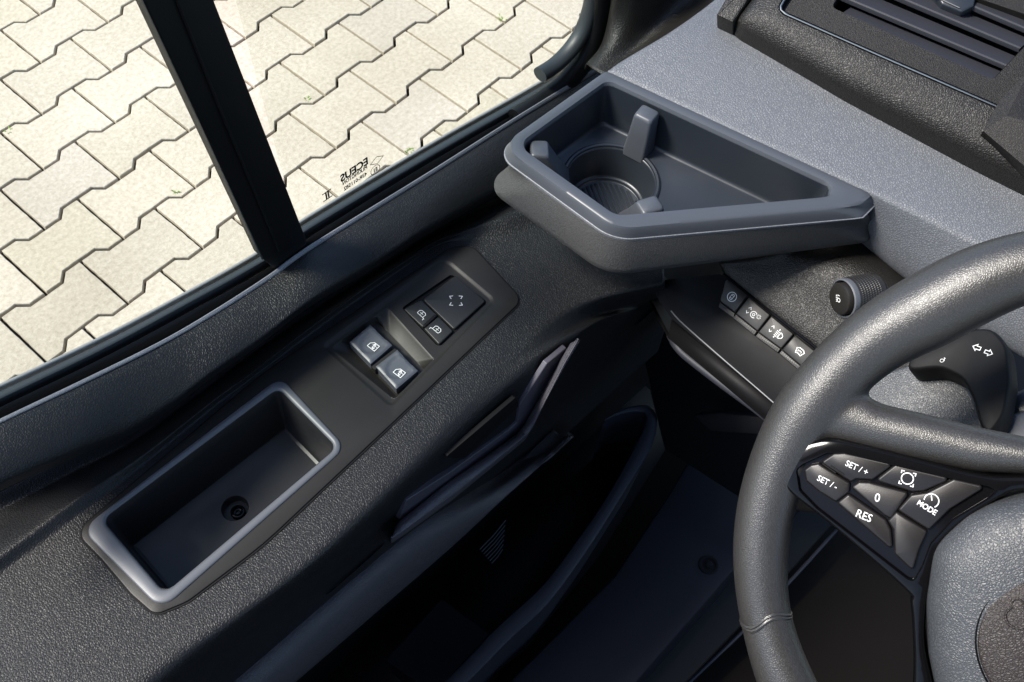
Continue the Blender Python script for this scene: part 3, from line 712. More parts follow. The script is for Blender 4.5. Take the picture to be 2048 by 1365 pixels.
# ---- air vent
FV = Frame(Q(1700, 100, 1.415), (-.42, -.04, .9), (0, -1, 0))
HO = FV.pts([(1470, 35), (1530, -45), (1720, -220), (2400, 60), (2200, 420), (1992, 318), (1700, 168)])
HOL = rounded(HO, [.006, .02, .01, .01, .01, .1, .3], 6)
VO = FV.pts([(1556, 22), (1600, -45), (1740, -190), (2330, 60), (2180, 302), (1995, 214), (1760, 112)])
VOL = rounded(VO, [.006, .02, .01, .01, .01, .1, .3], 8)
mb = MB()
hc = FV.p2(1900, 60)
hol = [FV.p3(p, z) for p, z in [(p, 0) for p in polar(HOL, hc, 240)]]
def hv(L, w_): return [FV.p3(p, w_) for p in polar(L, hc, 240)]
mb.rings([hv(offset(HOL, -.004), -.03), hv(offset(HOL, -.001), -.012), hv(offset(HOL, .001), -.007), hv(offset(HOL, .008), -.001), hv(offset(VOL, -.004), .0012), hv(offset(VOL, -.0022), .0010), hv(offset(VOL, -.0016), -.002)])
mb.build('vent_housing', 'brown_grain', dash, sharp=55)
mb = MB(); mb.rings([hv(offset(VOL, -.0013), -.001), hv(offset(VOL, -.0010), .0012), hv(offset(VOL, -.0004), .0017), hv(offset(VOL, .0003), .0012), hv(offset(VOL, .0006), -.002)]); mb.build('chrome_strip', 'chrome', dash)
mb = MB(); mb.rings([hv(offset(VOL, .0006), -.001), hv(offset(VOL, .0024), -.004), hv(offset(VOL, .004), -.0045)]); mb.build('vent_groove', 'gloss', dash)
OPN = rounded(FV.pts([(1668, 12), (1700, -60), (1800, -150), (2230, 40), (2060, 80), (1992, 152), (1975, 152), (1820, 78)]), [.006, .01, .01, .01, .05, .003, .003, .1], 6)
OPN = rounded(FV.pts([(1664, 10), (1720, -90), (2100, 40), (1988, 156)]), [.004, .006, .01, .004], 6)
mb = MB(); plate(mb, FV, offset(VOL, .0038), [OPN], -.004)
mould(mb, FV, OPN, [(0, -.004), (.0006, -.0052), (.001, -.03)], cap=False); mb.build('vent_frame', 'vent_brown', dash, sharp=35)
mb = MB(); mould(mb, FV, offset(OPN, -.03), [(0, -.034), (0, -.030)]); mb.build('vent_duct', 'black', dash)
for (a, b) in (((1676, 27), (1990, 160)), ((1640, -30), (2014, 127)), ((1680, -60), (2042, 92)), ((1730, -85), (2080, 64)), ((1780, -110), (2110, 34))):
    fo = lambda p_, dx, dy, w_: FV.p3(FV.p2(p_[0] + dx, p_[1] + dy), w_)
    mb = MB(); mb.rings([[fo(p_, 0, 0, -.0075), fo(p_, 1.5, -1.5, -.0062), fo(p_, 4, -4, -.0060), fo(p_, 30, -30, -.0150), fo(p_, 31, -29, -.0165), fo(p_, 3, 3, -.0095)] for p_ in (a, b)], cap0=True, cap1=True)
    mb.build('vent_slat', 'sill_plastic', dash, sharp=30)
mb = MB(); mould(mb, FV, rounded(FV.pts([(1862, -30), (1885, 6), (1925, 22), (1950, 8), (1960, -40)]), .002, 4), [(0, -.016), (0, -.004), (.0008, -.0028), (.0015, -.0025)]); 
tb = mb.build('vent_tab', 'satin', dash)
mb = MB(); tube(mb, [FV.p3(FV.p2(1868, -10), -.002), FV.p3(FV.p2(1920, 14), -.002)], .0006, 6); mb.build('tab_ridge', 'chrome', tb)
# small end block beside the vent
FE = Frame(Q(1460, 20, 1.405), (-.42, -.04, .9), (0, -1, 0))
mb = MB(); mould(mb, FE, rounded(FE.pts([(1433, 30), (1462, -20), (1500, -70), (1540, -70), (1503, -10), (1466, 46)]), .001, 3), [(0, -.03), (0, -.0015), (.0008, -.0003), (.0018, 0)]); mb.build('vent_end_block', 'brown_grain', dash)
# faceted cover right of the vent
FC = Frame(Q(2040, 240, 1.425), (-.42, -.04, .9), (0, -1, 0))
mb = MB(); P = [FC.p3(p, 0) for p in FC.pts([(1966, 262), (2000, 200), (2060, 140), (2300, 200), (2250, 460), (2052, 335)])]
apex = FC.p3(FC.p2(2010, 238), .006); a2_ = FC.p3(FC.p2(2200, 300), .012)
n_ = len(P); vs = P + [apex, a2_] + [p - FC.n * .03 for p in P]
fs = [[0, 1, 6], [1, 2, 6], [2, 7, 6], [2, 3, 7], [3, 4, 7], [4, 5, 7], [5, 6, 7], [5, 0, 6]] + [[i, (i + 1) % n_, 8 + (i + 1) % n_, 8 + i] for i in range(n_)]
mb.add(vs, fs); mb.build('instrument_cowl', 'vent_brown', dash, sharp=10)

# ---- lower dash: grained panel, switch row, dark knee panel
FLd = Frame(Q(1520, 620, 1.245), (-.62, .12, .77), (0, -1, 0))
PAN = [(1444, 538), (1600, 505), (1738, 478), (1860, 560), (1990, 700), (1900, 900), (1740, 780), (1630, 690)]
mb = MB()
pw = [FLd.p3(p, 0) for p in FLd.pts(PAN)]
top = [Q(a, b, z) for a, b, z in ((1440, 520, 1.285), (1600, 495, 1.285), (1735, 478, 1.285), (1830, 540, 1.285), (2000, 660, 1.285))]
m1 = [FLd.p3(FLd.p2(a, b), .006) for a, b in ((1442, 530), (1590, 520), (1700, 540), (1800, 610), (1960, 740))]
m2 = [FLd.p3(FLd.p2(a, b), .004) for a, b in ((1444, 536), (1560, 570), (1650, 630), (1750, 710), (1900, 840))]
m3 = [FLd.p3(FLd.p2(a, b), 0) for a, b in ((1446, 545), (1500, 590), (1560, 638), (1640, 702), (1850, 870))]
mb = loft([top, m1, m2, m3, [p + V((.01, 0, -.012)) for p in m3]], 50, 6); mb.build('lower_panel', 'brown_grain', dash, solid=.002)
# black trim strip above the keys
mb = MB(); tube(mb, [FLd.p3(FLd.p2(a, b), .0005) for a, b in ((1447, 549), (1500, 592), (1560, 640), (1636, 700), (1700, 752))], .0016, 8); mb.build('trim_strip', 'gloss', dash)
# knee panel
FK = Frame(Q(1480, 690, 1.215), (-.62, .12, .77), (0, -1, 0))
mb = MB(); mould(mb, FK, rounded(FK.pts([(1440, 548), (1330, 560), (1310, 590), (1345, 640), (1545, 806), (1760, 980), (1850, 860)]), .002, 4), [(0, -.02), (0, -.0006), (.0008, 0)]); mb.build('knee_panel', 'black', dash)
mb = MB(); tube(mb, crom([FK.p3(FK.p2(a, b), .0002) for a, b in ((1342, 622), (1366, 648), (1450, 722), (1545, 804), (1640, 890))], 30), .0007, 6); mb.build('knee_panel_glint', 'satin_light', dash)  # paler bead drawn in along the edge as its highlight
mb = MB(); c_ = crom([Q(a, b, z) for a, b, z in ((1340, 672, 1.17), (1352, 690, 1.18), (1372, 712, 1.18), (1440, 765, 1.18), (1530, 832, 1.18), (1640, 925, 1.18))], 40); tube(mb, c_, [.0035] * 3 + [.0042] * 37, 12); mb.build('lower_ledge', 'sill_plastic', dash)
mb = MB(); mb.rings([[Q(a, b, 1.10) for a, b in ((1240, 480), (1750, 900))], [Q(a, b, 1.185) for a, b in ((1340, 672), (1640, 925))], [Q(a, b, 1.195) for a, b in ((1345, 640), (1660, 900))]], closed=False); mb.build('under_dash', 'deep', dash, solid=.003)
# keys
KY = [(1452, 558, 1497, 595, 1467, 638, 1441, 612), (1499, 596, 1542, 632, 1516, 670, 1470, 638)]
def key(tl, tr_, br_, bl_, marks, corner=None):
    fr = Frame(FK.o + FK.n * .002, FK.n, FK.x)
    P = [V(q) for q in (tl, tr_, br_, bl_)]
    # split: smooth face above, dotted foot below
    L = rounded(fr.pts([tuple(q) for q in P]), [.0012] * 4 if corner is None else corner, 4); mb = MB()
    mould(mb, fr, L, [(0, -.006), (0, .0012), (.0004, .0018), (.0009, .002)])
    o = mb.build('switch_key', 'button', dash)
    mk = MB(); marks(mk, Frame(fr.p3(fr.p2(*((P[0] + P[1] + P[2] + P[3]) / 4)), .0021), fr.n, fr.p3(fr.p2(*P[1])) - fr.p3(fr.p2(*P[0]))))
    mk.build('symbol', 'print_white', o, sharp=180)
    # dotted foot
    q0 = P[3].lerp(P[0], .0); q1 = P[2]; dn = (P[3] - P[0]) * .28
    L2 = [q0 + dn * .08, q1 + dn * .08, q1 + dn * .95, q0 + dn * .95]
    mb = MB(); mould(mb, fr, rounded(fr.pts([tuple(q) for q in L2]), .0008, 4), [(0, -.006), (0, .0006), (.0005, .0013), (.001, .0014)])
    for r_ in range(4):
        for c in range(13):
            p = L2[0].lerp(L2[1], (c + .5) / 13).lerp(L2[3].lerp(L2[2], (c + .5) / 13), (r_ + .8) / 5.2); uv = fr.p2(*p)
            mb.rings([[fr.p3(z, w_) for z in circ(uv, rr, 6)] for rr, w_ in ((.0004, .0013), (.0003, .0018))], cap1=True)
    mb.build('key_foot', 'button', o)
    return o
def s_circlecar(mk, f):
    stroke(mk, f, circ((0, 0), .0042, 28), .0006, closed=True)
    stroke(mk, f, rounded([V((-.0013, -.0026)), V((.0013, -.0026)), V((.0013, .0026)), V((-.0013, .0026))], .0009, 3), .0005, closed=True)
    stroke(mk, f, [(-.0010, .0012), (.0010, .0012)], .0004, h=.00015); stroke(mk, f, [(-.0010, -.0012), (.0010, -.0012)], .0004, h=.00016)
def chev(mk, f, x):
    stroke(mk, f, [(x - .0014, .0016), (x, .0034), (x + .0014, .0016)], .0005); stroke(mk, f, [(x - .0014, -.0012), (x, -.003), (x + .0014, -.0012)], .0005)
def s_dim(mk, f):
    chev(mk, f, -.0052)
    stroke(mk, f, [(.0008 + .003 * math.cos(R(a)), .0028 * math.sin(R(a))) for a in range(40, 330, 20)], .0006)
    stroke(mk, f, circ((.0008, 0), .0011, 12), .0005, closed=True)
    for k in range(8):
        a = k * math.pi / 4; stroke(mk, f, [(.0056 + .001 * math.cos(a), .0014 + .001 * math.sin(a)), (.0056 + .0022 * math.cos(a), .0014 + .0022 * math.sin(a))], .0004)
def s_lamp(mk, f):
    chev(mk, f, -.0052)
    stroke(mk, f, [(.0035, .0026), (.0046, .0026), (.0066, .0012), (.007, 0), (.0066, -.0012), (.0046, -.0026), (.0035, -.0026)], .0006, closed=True)
    for k in range(4): y = .0022 - k * .0015; stroke(mk, f, [(-.0006, y), (.0026, y - .0004)], .0005)
    stroke(mk, f, [(.0012, .0046), (.0012, .003)], .0008, h=.00016); stroke(mk, f, [(.0008, -.0046), (.0008, -.0034)], .0009, h=.00016)
def s_screen(mk, f):
    stroke(mk, f, [(-.004, .0014), (-.002, .0028), (.002, .0028), (.004, .0014), (.0026, -.0026), (0, -.0018), (-.0026, -.0026)], .0007, closed=True)
    stroke(mk, f, [(-.0018, -.0012), (-.0018, .0008), (-.001, 0), (-.0002, .001), (.0006, 0), (.0014, .001), (.0018, -.0008)], .0004, h=.00016)
key((1453, 558), (1496, 592), (1471, 626), (1441, 603), s_circlecar, [.002, .0006, .0006, .0016])
key((1499, 595), (1541, 631), (1516, 663), (1473, 628), s_dim)
key((1544, 633), (1588, 669), (1563, 698), (1518, 665), s_lamp)
key((1591, 671), (1634, 706), (1612, 740), (1565, 700), s_screen, [.0006, .002, .002, .0006])
# rotary knob beside the wheel rim
kc = Q(1683, 598, 1.315); kd = (Q(1760, 572, 1.275) - kc).normalized(); kd = (V(M[0]) * .90 + V(M[2]) * .32 - V(M[1]) * .16).normalized()
FN = Frame(kc, -kd, (0, 0, 1))
knob = None
mb = MB(); mb.rings([[FN.p3(p, z) for p in circ((0, 0), r_ * 1.08, 56)] for r_, z in ((.0125, -.035), (.0150, -.032), (.0150, -.006), (.0148, -.0045))], cap0=True)
for k in range(60):
    for q in range(8):
        a = 2 * math.pi * (k + .5 * (q % 2)) / 60; z = -.009 - q * .0026
        o_ = FN.p3((.0162 * math.cos(a), .0162 * math.sin(a)), z); rd = (FN.x * math.cos(a) + FN.y * math.sin(a)); tg = rd.cross(FN.n)
        mb.add([o_ - tg * .0006 - FN.n * .0008, o_ + tg * .0006 - FN.n * .0008, o_ + tg * .0006 + FN.n * .0008, o_ - tg * .0006 + FN.n * .0008, o_ + rd * .0007], [[0, 1, 4], [1, 2, 4], [2, 3, 4], [3, 0, 4]])
knob = mb.build('rotary_knob', 'button', dash, sharp=40)
mb = MB(); mb.rings([[FN.p3(p, z) for p in circ((0, 0), r_ * 1.08, 56)] for r_, z in ((.0149, -.0065), (.0153, -.0035), (.0150, -.0015), (.0140, -.0008), (.0134, -.0020), (.0132, -.005))]); mb.build('knob_ring', 'satin_light', knob)
mb = MB(); mb.rings([[FN.p3(p, z) for p in circ((0, 0), r_ * 1.08, 56)] for r_, z in ((.0122, -.006), (.0122, .0010), (.0116, .0022), (.0100, .0028), (.006, .0031))], cap1=True); cap = mb.build('knob_cap', 'insert', knob)
mk = MB(); upv = V((0, 0, 1)); f = Frame(FN.p3((0, 0), .0032), FN.n, FN.y)
f = Frame(FN.p3((0, 0), .0032), FN.n, rot @ V((1, .1, 0)))
stroke(mk, f, circ((.0008, -.0005), .0016, 16), .0006, closed=True)
for k in range(4): stroke(mk, f, [(-.0026, .003 - k * .0016), (-.0006, .0034 - k * .0016)], .0007)
stroke(mk, f, [(.0, .0036), (.002, .003)], .0007, h=.00015)
mk.build('symbol', 'print_white', knob, sharp=180)

# ================================================================== STEERING COLUMN, STALK
colm = thing('steering_column', 'grained steering column shroud seen through the gap above the wheel spoke', 'column shroud', Q(1900, 780, 1.1))
FQ = Frame(Q(1850, 790, 1.34), (-.55, .25, .8), (0, -1, 0))
def blob(fr, px, prof, r_=.004): 
    mb = MB(); mould(mb, fr, resmooth(rounded(fr.pts(px), r_, 6)), prof); return mb
blob(FQ, [(1725, 760), (1842, 722), (1925, 757), (1946, 792), (1975, 868), (1900, 900), (1700, 830)], [(-.004, -.05), (-.002, -.012), (.0, -.002), (.001, -.0006), (.0024, 0)], .002).build('column_shroud', 'bag_grain', colm)
FR = Frame(Q(2010, 860, 1.36), (-.4, .3, .85), (0, -1, 0))
blob(FR, [(1935, 900), (1985, 842), (2048, 818), (2200, 810), (2200, 980), (1980, 980)], [(-.004, -.05), (-.001, -.006), (.002, -.001), (.005, 0)], .004).build('column_collar', 'satin_light', colm)
blob(FR, [(1990, 830), (2010, 790), (2048, 770), (2200, 760), (2200, 860), (2048, 822)], [(-.002, -.06), (-.001, -.01), (.001, -.007), (.003, -.006)], .004).build('column_boot', 'satin', colm)
FX = Frame(Q(2040, 660, 1.30), (-.62, .12, .77), (0, -1, 0))
blob(FX, [(1960, 700), (1985, 620), (2200, 560), (2200, 700), (2048, 690)], [(0, -.03), (0, -.002), (.002, 0)], .004).build('instrument_hood', 'dash_grain', colm)
stalk = thing('indicator_stalk', 'black turn signal stalk end printed with two white outline arrows', 'indicator stalk', Q(1950, 770, 1.35))
FST = Frame(Q(1940, 740, 1.385), (-.5, .35, .8), (0, -1, 0))
mb = blob(FST, [(1800, 745), (1830, 700), (1950, 655), (1985, 655), (2015, 690), (2022, 760), (2010, 830), (1975, 880), (1960, 850), (1945, 795), (1925, 757), (1880, 735)], [(-.0006, -.025), (-.0004, -.006), (.0005, -.002), (.0014, -.0005), (.0026, 0)], .004)
so = mb.build('stalk_head', 'black', stalk)
mk = MB()
def arrow(c, s_):
    f = icon_frame(FST, c, (c[0] + 14, c[1] + 5), None, .0003); k = .0028 * s_
    P = [(1, 0), (.1, .85), (.1, .4), (-.9, .4), (-.9, -.4), (.1, -.4), (.1, -.85)]
    stroke(mk, f, [V((x * k, y * abs(k))) for x, y in P], .0006, closed=True)
arrow((1954, 696), -1); arrow((1977, 706), 1)
f = icon_frame(FST, (1884, 722), (1898, 716), None, .0003); stroke(mk, f, circ((0, 0), .0012, 14), .0003, closed=True); stroke(mk, f, [(.0014, -.0010), (.0024, .0015)], .0003)
stroke(mk, f, [(.0016, .0003), (.003, .0006)], .0003, h=.00016)
mk.build('symbol', 'print_white', so, sharp=180)

# ================================================================== STEERING WHEEL
wheel = thing('steering_wheel', 'dark leather steering wheel with glossy black control panel and grained airbag cover', 'steering wheel', (.39, -.143, 1.35))
TH = R(42); WC = V((.383, -.143, H - .556))
FWH = Frame(WC, (-math.sin(TH), 0, math.cos(TH)), (0, -1, 0))        # x to the right of the driver, y away/up
def wheel_ring():
    OUT = [(2048, 457), (1924, 492), (1804, 555), (1724, 605), (1641, 682), (1579, 747), (1534, 817), (1499, 902), (1474, 992), (1465, 1082), (1466, 1162), (1476, 1232), (1494, 1307), (1509, 1362)]
    INN = [(2047, 613), (1975, 655), (1880, 708), (1808, 736), (1735, 790), (1690, 850), (1650, 900), (1622, 950), (1600, 1000), (1583, 1060), (1578, 1140), (1583, 1215), (1602, 1280), (1636, 1364)]
    ctr = []; hw = []
    for a, b in zip(OUT, INN):
        p, q = FWH.p2(*a), FWH.p2(*b); ctr.append((p + q) / 2); hw.append((p - q).length / 2)
    return ctr, hw
ctr, hw = wheel_ring()
# polar description: traced arc plus a closed true circle for the rest
tr_ = sorted([(math.atan2(c.y, c.x) % (2 * math.pi), c.length, h) for c, h in zip(ctr, hw)])
RM = sum(t_[1] for t_ in tr_) / len(tr_)
def rim_at(a):
    a %= 2 * math.pi
    if tr_[0][0] <= a <= tr_[-1][0]:
        for p, q in zip(tr_, tr_[1:]):
            if p[0] <= a <= q[0]:
                t_ = (a - p[0]) / max(1e-9, q[0] - p[0]); return p[1] + (q[1] - p[1]) * t_, p[2] + (q[2] - p[2]) * t_
    g0_ = (tr_[0][0] - a) % (2 * math.pi); g1_ = (a - tr_[-1][0]) % (2 * math.pi)
    e = tr_[0] if g0_ < g1_ else tr_[-1]; k = min(1, min(g0_, g1_) / .5); return e[1] + (RM - e[1]) * k, e[2] + (.0175 - e[2]) * k
mb = MB(); NR = 220; rv = []
vals = [rim_at(2 * math.pi * i / NR) for i in range(NR)]
for _ in range(3): vals = [tuple((vals[i - 2][k] + 2 * vals[i - 1][k] + 3 * vals[i][k] + 2 * vals[(i + 1) % NR][k] + vals[(i + 2) % NR][k]) / 9 for k in (0, 1)) for i in range(NR)]
seam_ang = math.atan2(*(lambda p: (p.y, p.x))(FWH.p2(1527, 1237)))
rings = []
for i in range(NR + 1):
    a = 2 * math.pi * (i % NR) / NR; r_, h_ = vals[i % NR]; d = V((math.cos(a), math.sin(a))); ring = []
    h_ *= .93
    for j in range(28):
        b = 2 * math.pi * j / 28; cb, sb = math.cos(b), math.sin(b)
        k = 1.0
        ring.append(FWH.p3(d * (r_ + cb * h_), sb * h_ * .86))
    rings.append(ring)
mb.rings(rings)
SPX = [((1560, 800), (1540, 900)), ((1620, 765), (1590, 905)), ((1700, 775), (1665, 885)), ((1765, 808), (1752, 905)), ((1850, 828), (1835, 922)), ((1960, 855), (1950, 945)), ((2048, 873), (2046, 950)), ((2200, 905), (2200, 960)), ((2400, 960), (2400, 1020))]
ctr_s = []; 
rg_ = []
for a, b in SPX:
    p, q = FWH.p2(*a), FWH.p2(*b); c = (p + q) / 2; hv_ = (p - q) / 2
    rg_.append([FWH.p3(c + hv_ * math.cos(2 * math.pi * j / 24), .0125 * math.sin(2 * math.pi * j / 24) - .001) for j in range(24)])
mb2 = MB(); mb2.rings(rg_, cap0=True, cap1=True)
def fuse(mbs, name, m_, parent, vox, it=10):
    bm_all = MB()
    for q in mbs: bm_all.add(q.v, q.f)
    o = bm_all.build(name, m_, parent, weld=True)
    r_ = o.modifiers.new('r', 'REMESH'); r_.mode = 'VOXEL'; r_.voxel_size = vox; r_.use_smooth_shade = True
    s_ = o.modifiers.new('s', 'SMOOTH'); s_.iterations = it; s_.factor = .6
    bpy.context.view_layer.update()
    me = bpy.data.meshes.new_from_object(o.evaluated_get(bpy.context.evaluated_depsgraph_get()))
    o.modifiers.clear(); o.data = me
    for p in me.polygons: p.use_smooth = True
    return o
rim = fuse([mb, mb2], 'rim', 'leather', wheel, .0016, 14)
# stitched joint ring across the leather
mb = MB(); r_, h_ = rim_at(seam_ang); d = V((math.cos(seam_ang), math.sin(seam_ang))); tdir = V((-d.y, d.x))
rr = []
for off_, k in ((-.0022, .925), (-.0010, .965), (0, .93), (.0010, .955), (.0022, .925)):
    rr.append([FWH.p3(d * (r_ + math.cos(2 * math.pi * j / 28) * h_ * k) + tdir * (off_ + .0035 * math.sin(math.pi * (math.cos(2 * math.pi * j / 28)))), math.sin(2 * math.pi * j / 28) * h_ * .86 * k / .93) for j in range(28)])
mb.rings(rr); mb.build('rim_seam', 'leather', wheel)
# gloss black panel
GP = [(1563, 925), (1580, 900), (1610, 884), (1660, 873), (1720, 884), (1830, 912), (1960, 944), (2048, 948), (2200, 940), (2200, 990), (2048, 975), (1990, 996), (1930, 1035), (1880, 1085), (1862, 1150), (1850, 1230), (1852, 1300), (1875, 1420), (1830, 1420), (1828, 1300), (1822, 1200), (1808, 1168), (1660, 1040), (1590, 985), (1568, 955)]
GPL = crloop(FWH.pts(GP), 5)
IN_ = [(1600, 935), (1612, 925), (1660, 903), (1690, 903), (1830, 938), (1975, 968), (1990, 975), (1975, 990), (1905, 1032), (1862, 1080), (1845, 1125), (1830, 1152), (1818, 1148), (1640, 1010), (1606, 975)]
INL = rounded(FWH.pts(IN_), [.003] * len(IN_), 4)
mb = MB(); WG = .0135
mould(mb, FWH, GPL, [(-.0005, -.012), (0, WG - .006), (.0005, WG - .0025), (.0013, WG - .0009), (.0022, WG - .0004)], cap=False)
plate(mb, FWH, offset(GPL, .0022), [offset(INL, -.0006)], WG - .0004); mould(mb, FWH, offset(INL, -.0006), [(0, WG - .0004), (.0006, WG - .0014), (.0008, WG - .004)], cap=True)
gp = mb.build('control_panel', 'gloss', wheel, sharp=45)
bt = [(-.0002, -.004), (-.0002, -.0003), (.0001, .0004), (.0006, .0009), (.0011, .0011)]
FBt = Frame(FWH.p3((0, 0), WG - .0014), FWH.n, FWH.x)
def wtext(s_, c, size, to):
    def f_(mk):
        f = icon_frame(FBt, c, to, None, .0011); text(mk, f, s_, (0, 0), size * .92, h=.0001, bold=.00004, sx=.9)
    return f_
def s_limit(mk):
    f = icon_frame(FBt, (1815, 957), (1835, 962), None, .0011); stroke(mk, f, circ((0, 0), .0033, 26), .0006, closed=True)
    for a in (45, 135, 225, 315):
        u_ = V((math.cos(R(a)), math.sin(R(a)))); v_ = V((-u_.y, u_.x)); stroke(mk, f, [u_ * .0044 - v_ * .0011, u_ * .0056 , u_ * .0044 + v_ * .0011], .0006)
def s_mode(mk):
    f = icon_frame(FBt, (1856, 1012), (1876, 1024), None, .0011); text(mk, f, 'MODE', (0, -.0012), .0046, h=.0001, bold=.0001, sx=.9)
    g_ = Frame(f.p3((0, .0048)), f.n, f.x); stroke(mk, g_, [(.0040 * math.cos(R(a)), .0040 * math.sin(R(a)) - .001) for a in range(-35, 216, 12)], .0006)
    stroke(mk, g_, [(.0002, -.0008), (-.0016, .0016)], .0006, h=.00014)
def wb(px, marks=None, r_=.0016, name='wheel_button'): return tile(name, FBt, px, r_, bt, 'button_brown', wheel, marks, sharp=50)
wb([(1641, 925), (1668, 907), (1690, 906), (1788, 928), (1745, 960), (1712, 958), (1702, 964)], wtext('SET / +', (1714, 936), .0056, (1740, 948)))
wb([(1609, 940), (1622, 930), (1638, 927), (1700, 967), (1698, 984), (1672, 1004), (1638, 983), (1613, 962)], wtext('SET / -', (1655, 965), .0056, (1679, 977)))
wb([(1791, 929), (1905, 957), (1848, 982), (1825, 984), (1750, 961)], s_limit)
wb([(1702, 975), (1718, 964), (1740, 965), (1818, 986), (1782, 1038), (1768, 1030)], wtext('0', (1755, 996), .0078, (1775, 1000)), .0016)
wb([(1908, 958), (1972, 973), (1900, 1018), (1858, 1060), (1795, 1020), (1822, 990), (1855, 985)], s_mode)
wb([(1674, 1006), (1697, 988), (1772, 1040), (1782, 1060), (1786, 1102)], wtext('RES', (1728, 1032), .0074, (1752, 1042)))
wb([(1793, 1023), (1855, 1063), (1838, 1100), (1826, 1142), (1790, 1108), (1787, 1060), (1776, 1042)])
mb = MB()
for a, b in (((1645, 927), (1672, 946)), ((1662, 931), (1690, 950))):
    tube(mb, [FBt.p3(FBt.p2(*a), .0012), FBt.p3(FBt.p2(*b), .0012)], .0004, 6)
mb.build('grip_ribs', 'black', wheel)
# airbag cover: domed pad
AB = [(1862, 1090), (1885, 1062), (1930, 1020), (1975, 1000), (2048, 982), (2300, 960), (2550, 1100), (2600, 1300), (2500, 1600), (2100, 1700), (1960, 1560), (1880, 1420), (1856, 1300), (1850, 1190)]
ABL = rounded(FWH.pts(AB), .02, 6); ac = FWH.p2(2200, 1260)
def abr(k, w_): return [FWH.p3(ac + (p - ac) * k, w_) for p in polar(ABL, ac, 180)]
mb = MB(); mb.rings([abr(1.0, -.02), abr(1.0, .002), abr(.992, .008), abr(.97, .014), abr(.92, .0195), abr(.85, .023), abr(.74, .026), abr(.6, .0275), abr(.4, .028), abr(.2, .028)], cap1=True)
ab = mb.build('airbag_cover', 'bag_grain', wheel, sharp=60)
bc = FWH.p2(2130, 1290); BR_ = (FWH.p2(1962, 1300) - bc).length
FBd = Frame(FWH.p3((0, 0), .0258), FWH.n + FWH.x * -.03, FWH.x)
bc = FBd.p2(2125, 1300); BR_ = (FBd.p2(1955, 1290) - bc).length
mb = MB(); mb.rings([[FBd.p3(p, z) for p in circ(bc, r_, 90)] for r_, z in ((BR_, -.01), (BR_, .0014), (BR_ - .0008, .0026), (BR_ - .0022, .0030), (BR_ - .02, .0042))], cap1=True)
bd = mb.build('hub_badge', 'badge_grain', wheel, sharp=50)
mb = MB(); mb.rings([[FBd.p3(p, z) for p in circ(bc, r_, 90)] for r_, z in ((BR_ + .0014, -.01), (BR_ + .0014, .0022), (BR_ + .0009, .0028), (BR_ + .0004, .0020), (BR_ + .0004, -.01))]); mb.build('badge_groove', 'black', wheel)
mk = MB(); f = Frame(FBd.p3(FBd.p2(2034, 1232), .0038), FBd.n, FBd.x)
P3 = [f.p3(V((.006 * math.cos(R(a)), .006 * math.sin(R(a)))), 0) for a in range(150, 400, 15)]; tube(mk, P3, .0008, 8)
P3 = [f.p3(V((-.004 + .003 * math.cos(R(a)), .006 + .003 * math.sin(R(a)))), 0) for a in range(0, 220, 20)]; tube(mk, P3, .0007, 8)
mk.build('embossed_mark', 'badge_grain', bd)

# ================================================================== CAB SHELL (unseen, added and cut short to shape light in the cab)
shell = thing('shade_shell', 'unseen partial roof and low walls of the cab, cut to shape its light', 'van cab', (-.6, -.4, .6))
def boxm(x0, x1, y0, y1, z0, z1):
    mb = MB(); mb.add([V((x, y, z)) for x in (x0, x1) for y in (y0, y1) for z in (z0, z1)], [[0, 1, 3, 2], [4, 6, 7, 5], [0, 4, 5, 1], [2, 3, 7, 6], [0, 2, 6, 4], [1, 5, 7, 3]]); return mb
boxm(-.75, .50, -1.5, .28, 2.32, 2.36).build('roof', 'headliner', shell)  # stops short on the window side to steer sun and sky light
boxm(-.80, -.75, -1.5, .50, .6, 1.5).build('rear_wall', 'headliner', shell)  # kept low so sky light comes in from behind
boxm(-.75, 1.3, -1.56, -1.5, .6, 1.35).build('far_door', 'deep', shell)  # height cut to let side light reach the driver door
boxm(.2, 1.4, -1.5, .40, .42, .50).build('floor_pan', 'deep', shell)

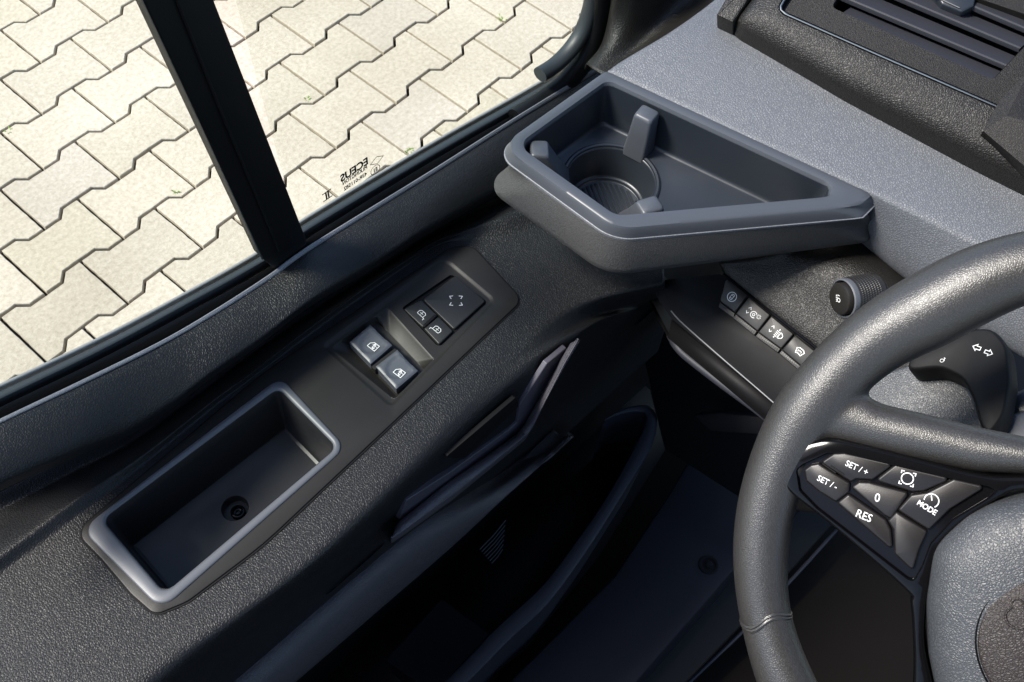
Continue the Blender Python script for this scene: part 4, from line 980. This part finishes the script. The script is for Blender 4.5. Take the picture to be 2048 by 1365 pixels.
# ================================================================== FLOOR AREA
fl_ = bpy.data.meshes.new('cab_floor'); 
mb = MB(); mb.rings([[V((x, y, .58)) for x in (-.6, .2, 1.2)] for y in (-.9, -.2, .42)], closed=False)
o = mb.build('cab_floor', 'carpet', None, solid=.02); prop(o, 'dark brown carpeted cab floor under the steering wheel', 'cab floor')
sill = thing('entry_step', 'smooth dark step trim beside the door with a round clip in it', 'step trim', Q(1300, 1250, .60))
FSi = Frame(Q(1300, 1250, .70), (0, .12, 1), (1, 0, 0))
mb = MB(); mould(mb, FSi, rounded(FSi.pts([(960, 1420), (1120, 1262), (1230, 1150), (1330, 1000), (1420, 850), (1640, 960), (1500, 1105), (1268, 1372), (1200, 1450)]), .008, 6), [(0, -.05), (0, -.004), (.002, -.0008), (.005, 0)])
mb.build('step_cover', 'step_plastic', sill)
CL = FSi.p2(1417, 1130)
mb = MB(); mb.rings([[FSi.p3(p, z) for p in circ(CL, r_, 40)] for r_, z in ((.0135, .0002), (.013, .0012), (.011, .0018), (.009, .0012), (.0085, .0002), (.0055, .0004), (.0045, .0018), (.003, .0022))], cap1=True); mb.build('trim_clip', 'black', sill)
mb = MB(); FS2 = Frame(Q(1400, 1300, .66), (0, -.2, 1), (1, 0, 0)); mould(mb, FS2, rounded(FS2.pts([(1270, 1380), (1500, 1112), (1640, 980), (1700, 1010), (1500, 1235), (1350, 1390)]), .004, 4), [(0, -.06), (0, -.002), (.002, 0)]); mb.build('step_edge', 'deep', sill)
mb = MB(); tube(mb, [Q(1352, 1390, .64), Q(1500, 1250, .64), Q(1620, 1120, .64), Q(1700, 1030, .64)], .0025, 8); mb.build('edge_bead', 'sill_plastic', sill)
# foot rest / kick panel ahead
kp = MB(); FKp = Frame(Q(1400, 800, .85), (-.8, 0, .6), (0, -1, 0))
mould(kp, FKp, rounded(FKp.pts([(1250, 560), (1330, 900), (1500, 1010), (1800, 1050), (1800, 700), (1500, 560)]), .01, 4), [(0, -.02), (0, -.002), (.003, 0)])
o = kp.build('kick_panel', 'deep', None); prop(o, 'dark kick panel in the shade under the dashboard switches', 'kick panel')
ped = thing('foot_pedal', 'dark rectangular foot rest pad low under the dashboard', 'foot rest', Q(1440, 840, .84))
FPd = Frame(Q(1440, 850, .90), (-.8, 0, .6), (0, -1, 0))
mb = MB(); mould(mb, FPd, rounded(FPd.pts([(1380, 830), (1420, 865), (1530, 872), (1530, 835), (1440, 825)]), .004, 4), [(0, -.012), (0, -.002), (.001, -.0004), (.002, 0)]); mb.build('pedal_pad', 'deep', ped)
